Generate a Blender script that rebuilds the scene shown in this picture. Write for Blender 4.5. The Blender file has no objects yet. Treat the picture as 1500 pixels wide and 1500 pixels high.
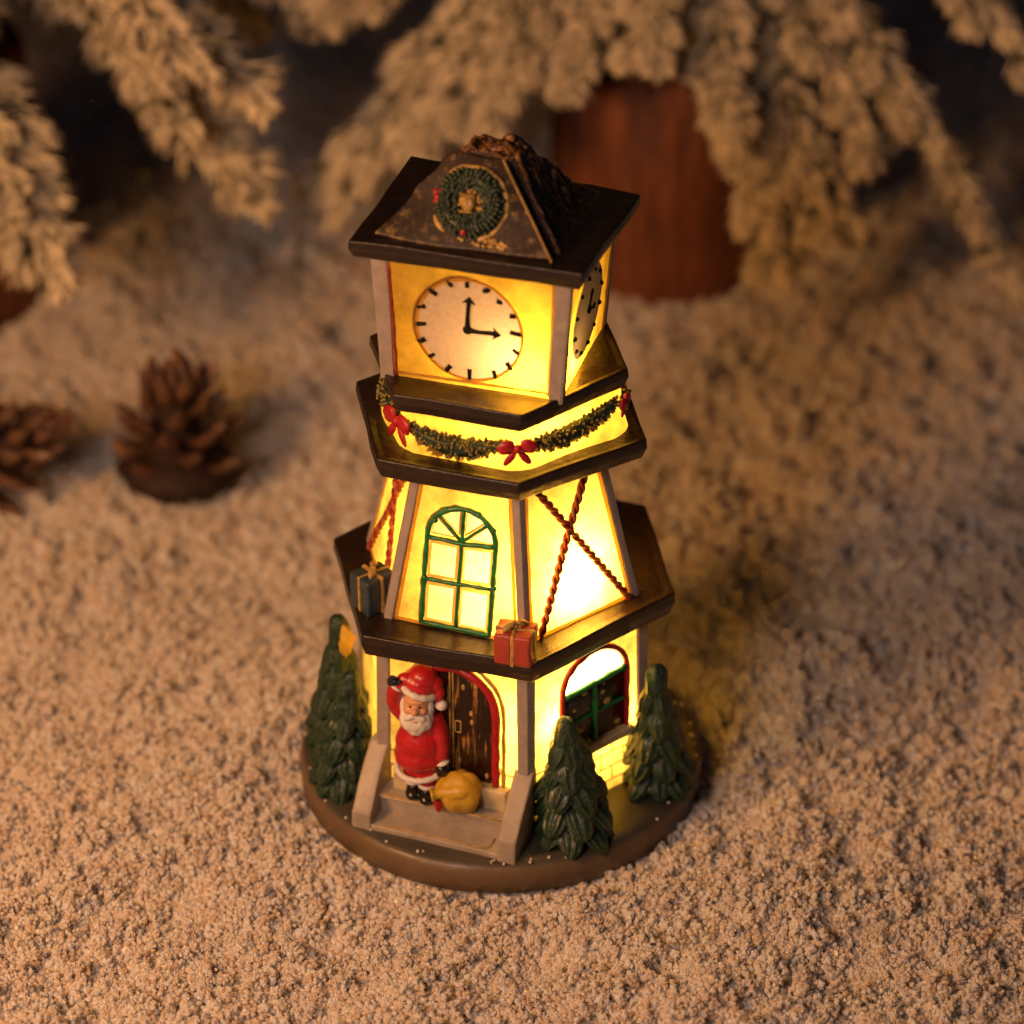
import bpy, bmesh, math, random
import numpy as np
from mathutils import Vector, Matrix, noise
from mathutils.geometry import tessellate_polygon

# ---------------------------------------------------------------- units: everything below is written in centimetres
U = 0.01
SC = bpy.context.scene
COL = SC.collection
RAD = math.radians
random.seed(7)
RNG = np.random.default_rng(11)

# ---------------------------------------------------------------- camera
cam_d = bpy.data.cameras.new('camera')
cam = bpy.data.objects.new('camera', cam_d)
COL.objects.link(cam)
cam.location = Vector((0.278, -58.203, 43.489)) * U
cam.rotation_euler = (RAD(90) - 0.552, 0, 0)
cam_d.sensor_width = 36
cam_d.lens = 36 * 4200 / 1500
cam_d.clip_start = 0.01
cam_d.clip_end = 50
cam_d.dof.use_dof = True
cam_d.dof.focus_distance = 66.0 * U
cam_d.dof.aperture_fstop = 8.0
cam_d.dof.aperture_blades = 9
SC.camera = cam

# ---------------------------------------------------------------- world, lights, exposure
world = bpy.data.worlds.new('World')
SC.world = world
world.use_nodes = True
bg = world.node_tree.nodes['Background']
bg.inputs[0].default_value = (0.55, 0.5, 0.75, 1)
bg.inputs[1].default_value = 0.022


def area_lamp(name, loc, aim, size, power, color):
    d = bpy.data.lights.new(name, 'AREA')
    d.shape = 'DISK'
    d.size = size * U
    d.energy = power
    d.color = color
    o = bpy.data.objects.new(name, d)
    o.location = Vector(loc) * U
    o.rotation_euler = (Vector(aim) - Vector(loc)).to_track_quat('-Z', 'Y').to_euler()
    COL.objects.link(o)
    return o


area_lamp('warm_lamp', (-33, -24, 31), (-3, 2, 2), 14, 1.85, (1.0, 0.455, 0.15))
area_lamp('soft_lamp', (-20, -46, 36), (-3, -9, 1), 13, 1.05, (1.0, 0.69, 0.57))

SC.view_settings.view_transform = 'Standard'
SC.view_settings.look = 'None'
SC.view_settings.gamma = 1
SC.view_settings.exposure = 0
SC.view_settings.use_curve_mapping = False
SC.render.engine = 'CYCLES'
SC.cycles.use_denoising = True
SC.cycles.max_bounces = 8
SC.cycles.diffuse_bounces = 6
SC.cycles.sample_clamp_indirect = 6


# ---------------------------------------------------------------- materials
class NT:
    def __init__(self, name):
        self.m = bpy.data.materials.new(name)
        self.m.use_nodes = True
        self.t = self.m.node_tree
        self.t.nodes.clear()
        self.out = self.t.nodes.new('ShaderNodeOutputMaterial')
        tc = self.t.nodes.new('ShaderNodeTexCoord')
        vm = self.t.nodes.new('ShaderNodeVectorMath')
        vm.operation = 'SCALE'
        vm.inputs['Scale'].default_value = 1 / U
        self.t.links.new(tc.outputs['Object'], vm.inputs[0])
        self.co = vm.outputs[0]          # object position in centimetres

    def n(self, typ, **kw):
        nd = self.t.nodes.new(typ)
        for k, v in kw.items():
            setattr(nd, k, v)
        return nd

    def l(self, a, b):
        self.t.links.new(a, b)

    def noise(self, scale, detail=4, rough=.55, co=None):
        nd = self.n('ShaderNodeTexNoise')
        nd.inputs['Scale'].default_value = scale
        nd.inputs['Detail'].default_value = detail
        nd.inputs['Roughness'].default_value = rough
        self.l(co or self.co, nd.inputs['Vector'])
        return nd.outputs['Fac']

    def ramp(self, fac, stops):
        r = self.n('ShaderNodeValToRGB')
        e = r.color_ramp.elements
        while len(e) < len(stops):
            e.new(0.5)
        for el, (p, c) in zip(e, stops):
            el.position = p
            el.color = c if len(c) == 4 else (*c, 1)
        self.l(fac, r.inputs[0])
        return r.outputs[0]

    def mix(self, fac, a, b):
        m = self.n('ShaderNodeMix', data_type='RGBA')
        for sock, v in ((m.inputs[0], fac), (m.inputs[6], a), (m.inputs[7], b)):
            if isinstance(v, bpy.types.NodeSocket):
                self.l(v, sock)
            elif isinstance(v, (int, float)):
                sock.default_value = v
            else:
                sock.default_value = (*v, 1)
        return m.outputs[2]

    def math(self, op, a, b=None, c=None):
        m = self.n('ShaderNodeMath', operation=op)
        for i, v in enumerate((a, b, c)):
            if v is None:
                continue
            if isinstance(v, bpy.types.NodeSocket):
                self.l(v, m.inputs[i])
            else:
                m.inputs[i].default_value = v
        return m.outputs[0]

    def bump(self, h, dist=.05, strength=1.0, normal=None):
        b = self.n('ShaderNodeBump')
        b.inputs['Distance'].default_value = dist * U
        b.inputs['Strength'].default_value = strength
        self.l(h, b.inputs['Height'])
        if normal:
            self.l(normal, b.inputs['Normal'])
        return b.outputs[0]

    def principled(self, color, rough, normal=None, spec=.5, coat=0, sss=0, metallic=0):
        p = self.n('ShaderNodeBsdfPrincipled')
        for sock, v in ((p.inputs['Base Color'], color), (p.inputs['Roughness'], rough)):
            if isinstance(v, bpy.types.NodeSocket):
                self.l(v, sock)
            elif isinstance(v, (int, float)):
                sock.default_value = v
            else:
                sock.default_value = (*v, 1)
        p.inputs['Specular IOR Level'].default_value = spec
        p.inputs['Coat Weight'].default_value = coat
        p.inputs['Coat Roughness'].default_value = .15
        p.inputs['Metallic'].default_value = metallic
        if normal:
            self.l(normal, p.inputs['Normal'])
        return p.outputs[0]

    def done(self, shader):
        self.l(shader, self.out.inputs['Surface'])
        return self.m


def paint(name, col, dark=.6, rough=.45, scale=3.0, bump=.03, coat=.15, wear_glint=None, wear_glint_at=.62, spec=.45):
    """hand-painted resin: blotchy colour, slight lumps, paint rubbed off or glints coloured in on the edges"""
    k = NT(name)
    n1 = k.noise(scale, 5)
    n2 = k.noise(scale * 6, 3)
    c = k.mix(k.ramp(n1, [(.3, (0, 0, 0)), (.7, (1, 1, 1))]), tuple(x * dark for x in col), col)
    if wear_glint:
        g = k.n('ShaderNodeNewGeometry')
        w = k.math('ADD', g.outputs['Pointiness'], k.math('MULTIPLY', k.math('SUBTRACT', n2, .5), .22))
        c = k.mix(k.ramp(w, [(wear_glint_at - .05, (0, 0, 0)), (wear_glint_at + .08, (1, 1, 1))]), c, wear_glint)
    nm = k.bump(k.math('ADD', k.noise(scale * 1.6, 4), k.math('MULTIPLY', n2, .35)), bump)
    rg = k.math('ADD', k.math('MULTIPLY', n2, .3), rough - .15)
    return k.done(k.principled(c, rg, nm, spec=spec, coat=coat))


def shell(name, diff, trans, lo=.55, hi=1.0, scale=1.1, brick=False, streak=False, weight=.8):
    """thin cast resin wall: paint outside, light of the lamp inside coming through unevenly"""
    k = NT(name)
    n1 = k.noise(scale, 5, .6)
    n2 = k.noise(9, 3)
    h = k.math('ADD', k.math('MULTIPLY', n1, .6), k.math('MULTIPLY', n2, .3))
    n3 = k.noise(3.4, 6, .7)
    thick = k.math('ADD', k.math('MULTIPLY', n1, .72), k.math('MULTIPLY', n3, .28))
    tcol = k.mix(k.ramp(thick, [(.32, (0, 0, 0)), (.62, (1, 1, 1))]), tuple(x * lo for x in trans), tuple(x * hi for x in trans))
    dcol = k.mix(k.ramp(n2, [(.35, (0, 0, 0)), (.7, (1, 1, 1))]), tuple(x * .75 for x in diff), diff)
    if brick:
        sep = k.n('ShaderNodeSeparateXYZ')
        k.l(k.co, sep.inputs[0])
        ang = k.math('ARCTAN2', sep.outputs[1], sep.outputs[0])
        comb = k.n('ShaderNodeCombineXYZ')
        k.l(k.math('MULTIPLY', ang, 3.6), comb.inputs[0])
        k.l(k.math('ADD', sep.outputs[2], k.math('MULTIPLY', n1, .14)), comb.inputs[1])
        b = k.n('ShaderNodeTexBrick')
        k.l(comb.outputs[0], b.inputs['Vector'])
        b.inputs['Scale'].default_value = 1.0
        b.inputs['Mortar Size'].default_value = .035
        b.inputs['Mortar Smooth'].default_value = .4
        b.inputs['Brick Width'].default_value = .75
        b.inputs['Row Height'].default_value = .42
        low = k.math('LESS_THAN', sep.outputs[2], 2.62)
        mort = k.math('MULTIPLY', b.outputs['Fac'], low)
        tcol = k.mix(mort, tcol, (.12, .05, .006))
        dcol = k.mix(mort, dcol, (.1, .07, .04))
        h = k.math('SUBTRACT', h, k.math('MULTIPLY', mort, .8))
    nm = k.bump(h, .05)
    d = k.principled(dcol, .5, nm, spec=.35)
    t = k.n('ShaderNodeBsdfTranslucent')
    k.l(tcol, t.inputs[0])
    mx = k.n('ShaderNodeMixShader')
    mx.inputs[0].default_value = weight
    k.l(d, mx.inputs[1])
    k.l(t.outputs[0], mx.inputs[2])
    return k.done(mx.outputs[0])


M = {}
M['deck'] = paint('deck_paint', (.024, .0125, .008), .5, .38, 2.0, .035, .15, wear_glint=(.12, .07, .037), wear_glint_at=.62)
M['roof'] = paint('roof_paint', (.020, .0115, .008), .5, .38, 2.2, .03, .2, wear_glint=(.13, .075, .04), wear_glint_at=.62)
M['gable'] = paint('gable_paint', (.040, .024, .016), .5, .42, .9, .015, .1, wear_glint=(.5, .3, .08), wear_glint_at=.575)
M['bark'] = paint('bark_glaze', (.022, .008, .003), .35, .18, 4, .10, .8, wear_glint=(.40, .17, .035), wear_glint_at=.545)  # gold on the raised spots is glint put into the colour
M['gold'] = paint('gold_paint', (.58, .36, .09), .45, .35, 6, .03, .3)
M['post'] = paint('grey_post_paint', (.36, .30, .25), .75, .5, 3, .02, .05, wear_glint=(.5, .42, .3), wear_glint_at=.62)
M['stone'] = paint('stair_paint', (.40, .335, .265), .72, .5, 1.5, .03, .05, wear_glint=(.58, .46, .3), wear_glint_at=.6)
M['green_line'] = paint('green_line_paint', (.012, .22, .05), .35, .35, 4, .02, .2)
M['red_line'] = paint('red_line_paint', (.50, .012, .022), .6, .4, 4, .02, .2)
M['rope_red'] = paint('rope_paint', (.36, .028, .012), .5, .45, 6, .03, .1)
M['rope_gold'] = paint('rope_gold_paint', (.42, .12, .03), .6, .4, 6, .03, .1)
M['black'] = paint('black_gloss', (.010, .009, .009), .7, .22, 5, .02, .5)
M['ink'] = paint('black_ink', (.010, .008, .007), .8, .7, 5, .01, 0, spec=.2)
M['glass_dark'] = paint('dark_pane_paint', (.014, .016, .010), .5, .25, 5, .05, .5)
M['coat'] = paint('red_gloss', (.52, .012, .016), .72, .35, 3, .015, .35, spec=.5)
M['fur'] = paint('white_paint', (.78, .72, .64), .85, .5, 6, .02, .05)
M['skin'] = paint('skin_paint', (.66, .33, .17), .85, .45, 4, .01, .1)
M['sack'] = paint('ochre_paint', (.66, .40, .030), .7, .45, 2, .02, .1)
M['fir'] = paint('fir_paint', (.015, .048, .021), .5, .40, 4, .06, .2, wear_glint=(.12, .165, .075), wear_glint_at=.58)
M['wreath'] = paint('wreath_paint', (.006, .018, .011), .5, .4, 8, .05, .2, wear_glint=(.06, .09, .05), wear_glint_at=.6)
M['cream'] = paint('cream_paint', (.62, .50, .28), .7, .5, 2.5, .03, .05)
M['swag'] = paint('swag_paint', (.014, .040, .014), .5, .4, 8, .05, .2, wear_glint=(.35, .26, .06), wear_glint_at=.66)
M['gift_red'] = paint('gift_red_paint', (.42, .055, .03), .75, .4, 3, .02, .15)
M['gift_blue'] = paint('gift_blue_paint', (.035, .060, .075), .6, .4, 4, .03, .2, wear_glint=(.2, .2, .18), wear_glint_at=.62)
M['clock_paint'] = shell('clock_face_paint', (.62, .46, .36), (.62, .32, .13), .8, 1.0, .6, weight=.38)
M['wall_clock'] = shell('clock_wall', (.42, .27, .08), (1.0, .43, .030), .36, 1.0, .9)
M['wall_band'] = shell('band_wall', (.42, .27, .08), (1.0, .46, .050), .36, 1.0, 1.5)
M['wall_mid'] = shell('middle_wall', (.42, .27, .08), (1.0, .47, .070), .33, 1.0, 1.0)
M['wall_low'] = shell('lower_wall', (.50, .37, .18), (.85, .43, .070), .28, 1.0, 1.5, brick=True)
M['pane'] = shell('window_pane_paint', (.50, .32, .15), (.95, .50, .17), .45, 1.05, 1.8)
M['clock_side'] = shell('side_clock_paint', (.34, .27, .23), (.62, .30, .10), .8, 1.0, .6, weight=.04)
M['edge'] = shell('wall_edge_resin', (.55, .33, .08), (1.0, .80, .30), .8, 1.0, 1.2, weight=.7)
M['pane_edge'] = shell('pane_edge_paint', (.55, .3, .12), (.5, .15, .02), .6, 1.0, 1.6)
M['pane_white'] = shell('lunette_paint', (.7, .6, .45), (1.0, .75, .3), .8, 1.0, 1.2)


def base_mat():
    k = NT('base_paint')
    n1 = k.noise(.9, 5)
    n2 = k.noise(5, 4)
    g = k.n('ShaderNodeNewGeometry')
    sep = k.n('ShaderNodeSeparateXYZ')
    k.l(g.outputs['Normal'], sep.inputs[0])
    top = k.mix(n1, (.045, .040, .030), (.085, .072, .052))
    side = k.mix(n1, (.095, .060, .034), (.19, .124, .064))
    up = k.ramp(sep.outputs[2], [(.55, (0, 0, 0)), (.9, (1, 1, 1))])
    c = k.mix(up, side, top)
    nm = k.bump(k.math('ADD', n1, k.math('MULTIPLY', n2, .25)), .05)
    return k.done(k.principled(c, .45, nm, spec=.45, coat=.1))


M['base'] = base_mat()


def door_mat():
    k = NT('door_paint')
    mp = k.n('ShaderNodeMapping')
    k.l(k.co, mp.inputs[0])
    mp.inputs['Scale'].default_value = (9, 9, .8)
    s = k.noise(1.0, 4, .6, mp.outputs[0])
    n1 = k.noise(1.1, 3)
    f = k.math('MULTIPLY', k.ramp(s, [(.53, (0, 0, 0)), (.62, (1, 1, 1))]), k.ramp(n1, [(.45, (0, 0, 0)), (.6, (1, 1, 1))]))
    c = k.mix(f, (.016, .005, .003), (.48, .22, .05))
    return k.done(k.principled(c, .2, k.bump(s, .10), coat=.8))


M['door'] = door_mat()


def wood_mat():
    k = NT('stump_wood')
    mp = k.n('ShaderNodeMapping')
    k.l(k.co, mp.inputs[0])
    mp.inputs['Scale'].default_value = (1.2, 1.2, .25)
    s = k.noise(1.4, 5, .6, mp.outputs[0])
    c = k.ramp(s, [(.3, (.06, .014, .006)), (.7, (.25, .072, .020))])
    return k.done(k.principled(c, .6, k.bump(s, .35)))


M['wood'] = wood_mat()


def needle_mat(name, sh):
    k = NT(name)
    g = k.n('ShaderNodeNewGeometry')
    n1 = k.noise(1.7, 3)
    sep = k.n('ShaderNodeSeparateXYZ')
    k.l(g.outputs['Normal'], sep.inputs[0])
    n2 = k.noise(5.5, 3)
    f = k.math('ADD', k.math('MULTIPLY', g.outputs['Random Per Island'], .16), k.math('MULTIPLY', n1, .55))
    f = k.math('ADD', f, k.math('MULTIPLY', n2, .35))
    f = k.math('ADD', f, k.math('MULTIPLY', sep.outputs[2], .13))
    c = k.ramp(f, [(.40 + sh, (.018, .030, .009)), (.47 + sh, (.17, .15, .07)), (.55 + sh, (.86, .74, .52))])
    d = k.principled(c, .8, None, spec=.2)
    return k.done(d)


M['needle'] = needle_mat('flocked_needles', 0)
M['needle_green'] = needle_mat('bare_needles', .14)
M['twig'] = paint('twig_bark', (.045, .030, .016), .6, .8, 3, .05, 0)
M['cone'] = paint('pinecone_scale', (.085, .034, .017), .40, .5, 2.4, .05, .1, wear_glint=(.42, .22, .11), wear_glint_at=.575)
M['cone_core'] = paint('pinecone_core', (.030, .012, .007), .6, .7, 3, .05, 0)


def snow_mat(name, grain):
    k = NT(name)
    n1 = k.noise(.35, 4)
    n2 = k.noise(7, 3)
    c = k.mix(n1, (.84, .77, .68), (.92, .87, .80))
    if grain:
        oi = k.n('ShaderNodeObjectInfo')
        rg = k.ramp(oi.outputs['Random'], [(0, (.04, .04, .04)), (.2, (.45, .45, .45))])
        sh = k.n('ShaderNodeMath', operation='MULTIPLY')
        sh.inputs[1].default_value = 7.13
        k.l(oi.outputs['Random'], sh.inputs[0])
        fr = k.n('ShaderNodeMath', operation='FRACT')
        k.l(sh.outputs[0], fr.inputs[0])
        c = k.ramp(fr.outputs[0], [(0, (.82, .69, .53)), (.2, (.90, .80, .67)), (.6, (.95, .91, .84)), (1, (.98, .98, .97))])
        p = k.n('ShaderNodeBsdfPrincipled')
        k.l(c, p.inputs['Base Color'])
        k.l(rg, p.inputs['Roughness'])
        t = k.n('ShaderNodeBsdfTranslucent')
        k.l(c, t.inputs[0])
        mx = k.n('ShaderNodeMixShader')
        mx.inputs[0].default_value = .48
        k.l(p.outputs[0], mx.inputs[1])
        k.l(t.outputs[0], mx.inputs[2])
        return k.done(mx.outputs[0])
    return k.done(k.principled(c, .7, k.bump(n2, .15), spec=.3))


M['snow'] = snow_mat('snow_ground', False)
M['grain'] = snow_mat('snow_grain', True)
M['cloth'] = paint('dark_cloth', (.022, .018, .020), .7, .9, .4, .05, 0, spec=.1)


# ---------------------------------------------------------------- mesh helpers
class MB:
    def __init__(self):
        self.v, self.f, self.mi = [], [], []
        self.mats = []

    def slot(self, mat):
        if mat not in self.mats:
            self.mats.append(mat)
        return self.mats.index(mat)

    def add(self, verts, faces, mat=None):
        o = len(self.v)
        self.v.extend([tuple(p) for p in verts])
        self.f.extend([tuple(i + o for i in f) for f in faces])
        s = self.slot(mat) if mat else 0
        self.mi.extend([s] * len(faces))
        return self

    def prism(self, bot, top, mat=None):
        n = len(bot)
        fs = [tuple(range(n))[::-1], tuple(range(n, 2 * n))]
        fs += [(i, (i + 1) % n, n + (i + 1) % n, n + i) for i in range(n)]
        return self.add(list(bot) + list(top), fs, mat)

    def box(self, c, s, R=None, mat=None):
        R = R or Matrix.Identity(3)
        hx, hy, hz = s[0] / 2, s[1] / 2, s[2] / 2
        P = [Vector(c) + R @ Vector(p) for p in ((-hx, -hy, -hz), (hx, -hy, -hz), (hx, hy, -hz), (-hx, hy, -hz),
                                                  (-hx, -hy, hz), (hx, -hy, hz), (hx, hy, hz), (-hx, hy, hz))]
        return self.prism(P[:4], P[4:], mat)

    def tube(self, pts, rad, n=8, mat=None, closed=False):
        pts = [Vector(p) for p in pts]
        m = len(pts)
        if not hasattr(rad, '__len__'):
            rad = [rad] * m
        vs, fs = [], []
        ref = None
        for i, p in enumerate(pts):
            if closed:
                t = pts[(i + 1) % m] - pts[i - 1]
            else:
                t = pts[min(i + 1, m - 1)] - pts[max(i - 1, 0)]
            t.normalize()
            if ref is None:
                ref = t.orthogonal().normalized()
            a = (ref - t * ref.dot(t)).normalized()
            ref = a
            b = t.cross(a)
            for k in range(n):
                w = 2 * math.pi * k / n
                vs.append(p + (a * math.cos(w) + b * math.sin(w)) * rad[i])
        for i in range(m if closed else m - 1):
            j = (i + 1) % m
            for k in range(n):
                fs.append((i * n + k, i * n + (k + 1) % n, j * n + (k + 1) % n, j * n + k))
        if not closed:
            fs.append(tuple(range(n))[::-1])
            fs.append(tuple(range((m - 1) * n, m * n)))
        return self.add(vs, fs, mat)

    def ell(self, c, r, R=None, nu=14, nv=9, mat=None, fn=None):
        R = R or Matrix.Identity(3)
        if not hasattr(r, '__len__'):
            r = (r, r, r)
        vs, fs = [], []
        for j in range(nv + 1):
            th = math.pi * j / nv
            for i in range(nu):
                ph = 2 * math.pi * i / nu
                p = Vector((math.sin(th) * math.cos(ph), math.sin(th) * math.sin(ph), math.cos(th)))
                k = fn(p, th, ph) if fn else 1
                vs.append(Vector(c) + R @ Vector((p.x * r[0] * k, p.y * r[1] * k, p.z * r[2] * k)))
        for j in range(nv):
            for i in range(nu):
                a, b = j * nu + i, j * nu + (i + 1) % nu
                fs.append((a, a + nu, b + nu, b))
        return self.add(vs, fs, mat)

    def build(self, name, mat=None, parent=None, smooth=True, bevel=0, seg=2, weld=False, wobble=0, wscale=1.0,
              cuts=0, remesh=0, angle=None, origin=None):
        me = bpy.data.meshes.new(name)
        org = Vector(origin) if origin is not None else Vector((0, 0, 0))
        me.from_pydata([tuple((Vector(p) - org) * U) for p in self.v], [], self.f)
        mats = self.mats or [mat]
        for m in mats:
            me.materials.append(M[m] if isinstance(m, str) else m)
        if len(mats) > 1:
            me.polygons.foreach_set('material_index', self.mi)
        o = bpy.data.objects.new(name, me)
        COL.objects.link(o)
        o.location = org * U
        if parent:
            o.parent = parent
        bm = bmesh.new()
        bm.from_mesh(me)
        if weld or bevel or cuts or wobble:
            bmesh.ops.remove_doubles(bm, verts=bm.verts, dist=1e-6)
        bmesh.ops.recalc_face_normals(bm, faces=bm.faces)
        if cuts:
            bmesh.ops.subdivide_edges(bm, edges=bm.edges, cuts=cuts, use_grid_fill=True)
        if wobble:
            for v in bm.verts:
                q = v.co / U * wscale
                v.co += noise.noise_vector(q) * wobble * U
        bm.to_mesh(me)
        bm.free()
        if smooth:
            me.polygons.foreach_set('use_smooth', [True] * len(me.polygons))
        if remesh:
            r = o.modifiers.new('remesh', 'REMESH')
            r.mode = 'VOXEL'
            r.voxel_size = remesh * U
            r.use_smooth_shade = True
            s = o.modifiers.new('smooth', 'SMOOTH')
            s.factor = .5
            s.iterations = 4
        if bevel:
            b = o.modifiers.new('bevel', 'BEVEL')
            b.width = bevel * U
            b.segments = seg
            b.limit_method = 'ANGLE'
            b.angle_limit = RAD(32)
            if smooth:
                me.polygons.foreach_set('use_smooth', [True] * len(me.polygons))
                w = o.modifiers.new('wn', 'WEIGHTED_NORMAL')
                w.keep_sharp = False
        return o


def empty(name, loc=(0, 0, 0), parent=None):
    o = bpy.data.objects.new(name, None)
    o.empty_display_size = .01
    COL.objects.link(o)
    o.location = Vector(loc) * U
    if parent:
        o.parent = parent
    return o


def tag(o, label=None, cat=None, group=None, kind=None):
    for k, v in (('label', label), ('category', cat), ('group', group), ('kind', kind)):
        if v:
            o[k] = v
    return o


class Face:
    """local frame on a wall: u along the wall, v up the wall, h out of it"""

    def __init__(self, az, rb, zb, rt, zt, hexa=True):
        a = RAD(az)
        k = math.cos(math.pi / 6) if hexa else 1
        self.n0 = Vector((math.cos(a), math.sin(a), 0))
        self.u = Vector((-math.sin(a), math.cos(a), 0))
        self.B = self.n0 * rb * k + Vector((0, 0, zb))
        T = self.n0 * rt * k + Vector((0, 0, zt))
        self.v = T - self.B
        self.L = self.v.length
        self.v.normalize()
        self.n = self.u.cross(self.v)
        self.wb, self.wt = rb / 2, rt / 2

    def __call__(self, u, v, h=0.0):
        return self.B + self.u * u + self.v * v + self.n * h

    def R(self):
        return Matrix((self.u, self.v, self.n)).transposed()


def wall_with_hole(mb, F, outer, hole, mat=None):
    o = [F(*p) for p in outer]
    if not hole:
        mb.add(o, [tuple(range(len(o)))], mat)
        return
    h = [F(*p) for p in hole]
    flat = [[Vector((p[0], p[1], 0)) for p in outer], [Vector((p[0], p[1], 0)) for p in hole]]
    tris = tessellate_polygon(flat)
    mb.add(o + h, [tuple(t) for t in tris], mat)


def disc(cu, cv, ru, rv, n=40):
    return [(cu + ru * math.cos(2 * math.pi * i / n), cv + rv * math.sin(2 * math.pi * i / n)) for i in range(n)]


def arch(u0, u1, v0, vs, vt, n=16):
    c, r = (u0 + u1) / 2, (u1 - u0) / 2
    return [(u0, v0), (u1, v0)] + [(c + r * math.cos(math.pi * i / n), vs + (vt - vs) * math.sin(math.pi * i / n)) for i in range(n + 1)]


def slab_on(mb, F, poly, h0, h1, mat=None):
    mb.prism([F(u, v, h0) for u, v in poly], [F(u, v, h1) for u, v in poly], mat)


# ================================================================ THE GROUND
def ground_h(x, y):
    h = .55 * noise.noise((x * .10, y * .10, 3.1)) + .40 * noise.noise((x * .33, y * .33, 7.7)) \
        + .22 * noise.noise((x * .9, y * .9, 1.3)) + .07 * noise.noise((x * 2.3, y * 2.3, 4.4))
    r = math.hypot(x, y)
    k = min(1, max(0, (r - 5.0) / 2.2))
    near = (-.02 + .10 * noise.noise((x * .9, y * .9, 9.0))) * math.exp(-((r - 4.9) / .55) ** 2)
    base = h * (.25 + .75 * k) + (.18 * math.exp(-((r - 6.1) / .8) ** 2) if r > 5 else 0)
    if y > 12:
        base += .5 * (y - 12) / 30 * noise.noise((x * .12, y * .12, 5.5))
    return base + near - .12


gm = MB()
xs = np.linspace(-46, 46, 231)
ys = np.concatenate([np.linspace(-24, 20, 150), np.linspace(20.6, 66, 76)])
gv = [(x, y, ground_h(x, y)) for y in ys for x in xs]
nx = len(xs)
gf = [(j * nx + i, j * nx + i + 1, (j + 1) * nx + i + 1, (j + 1) * nx + i) for j in range(len(ys) - 1) for i in range(nx - 1)]
gm.add(gv, gf)
ground = gm.build('ground', 'snow')
tag(ground, 'loose artificial snow spread under the lit tower', 'ground', kind='structure')

# dark cloth hung behind the snow
bm_ = MB()
P = []
for j in range(24):
    for i in range(40):
        x = -80 + 160 * i / 39
        z = -3 + 70 * j / 23
        P.append((x, 66 + 1.6 * math.sin(x * .35) + .8 * noise.noise((x * .2, z * .05, 0)), z))
for j in range(23):
    for i in range(39):
        a = j * 40 + i
        bm_.add([], [])
        bm_.f.append((a, a + 1, a + 41, a + 40))
        bm_.mi.append(0)
bm_.v = P
bd = bm_.build('backdrop', 'cloth')
sol = bd.modifiers.new('thick', 'SOLIDIFY')
sol.thickness = .4 * U
tag(bd, 'dark cloth hanging behind the flocked trees', 'backdrop', kind='structure')


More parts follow.
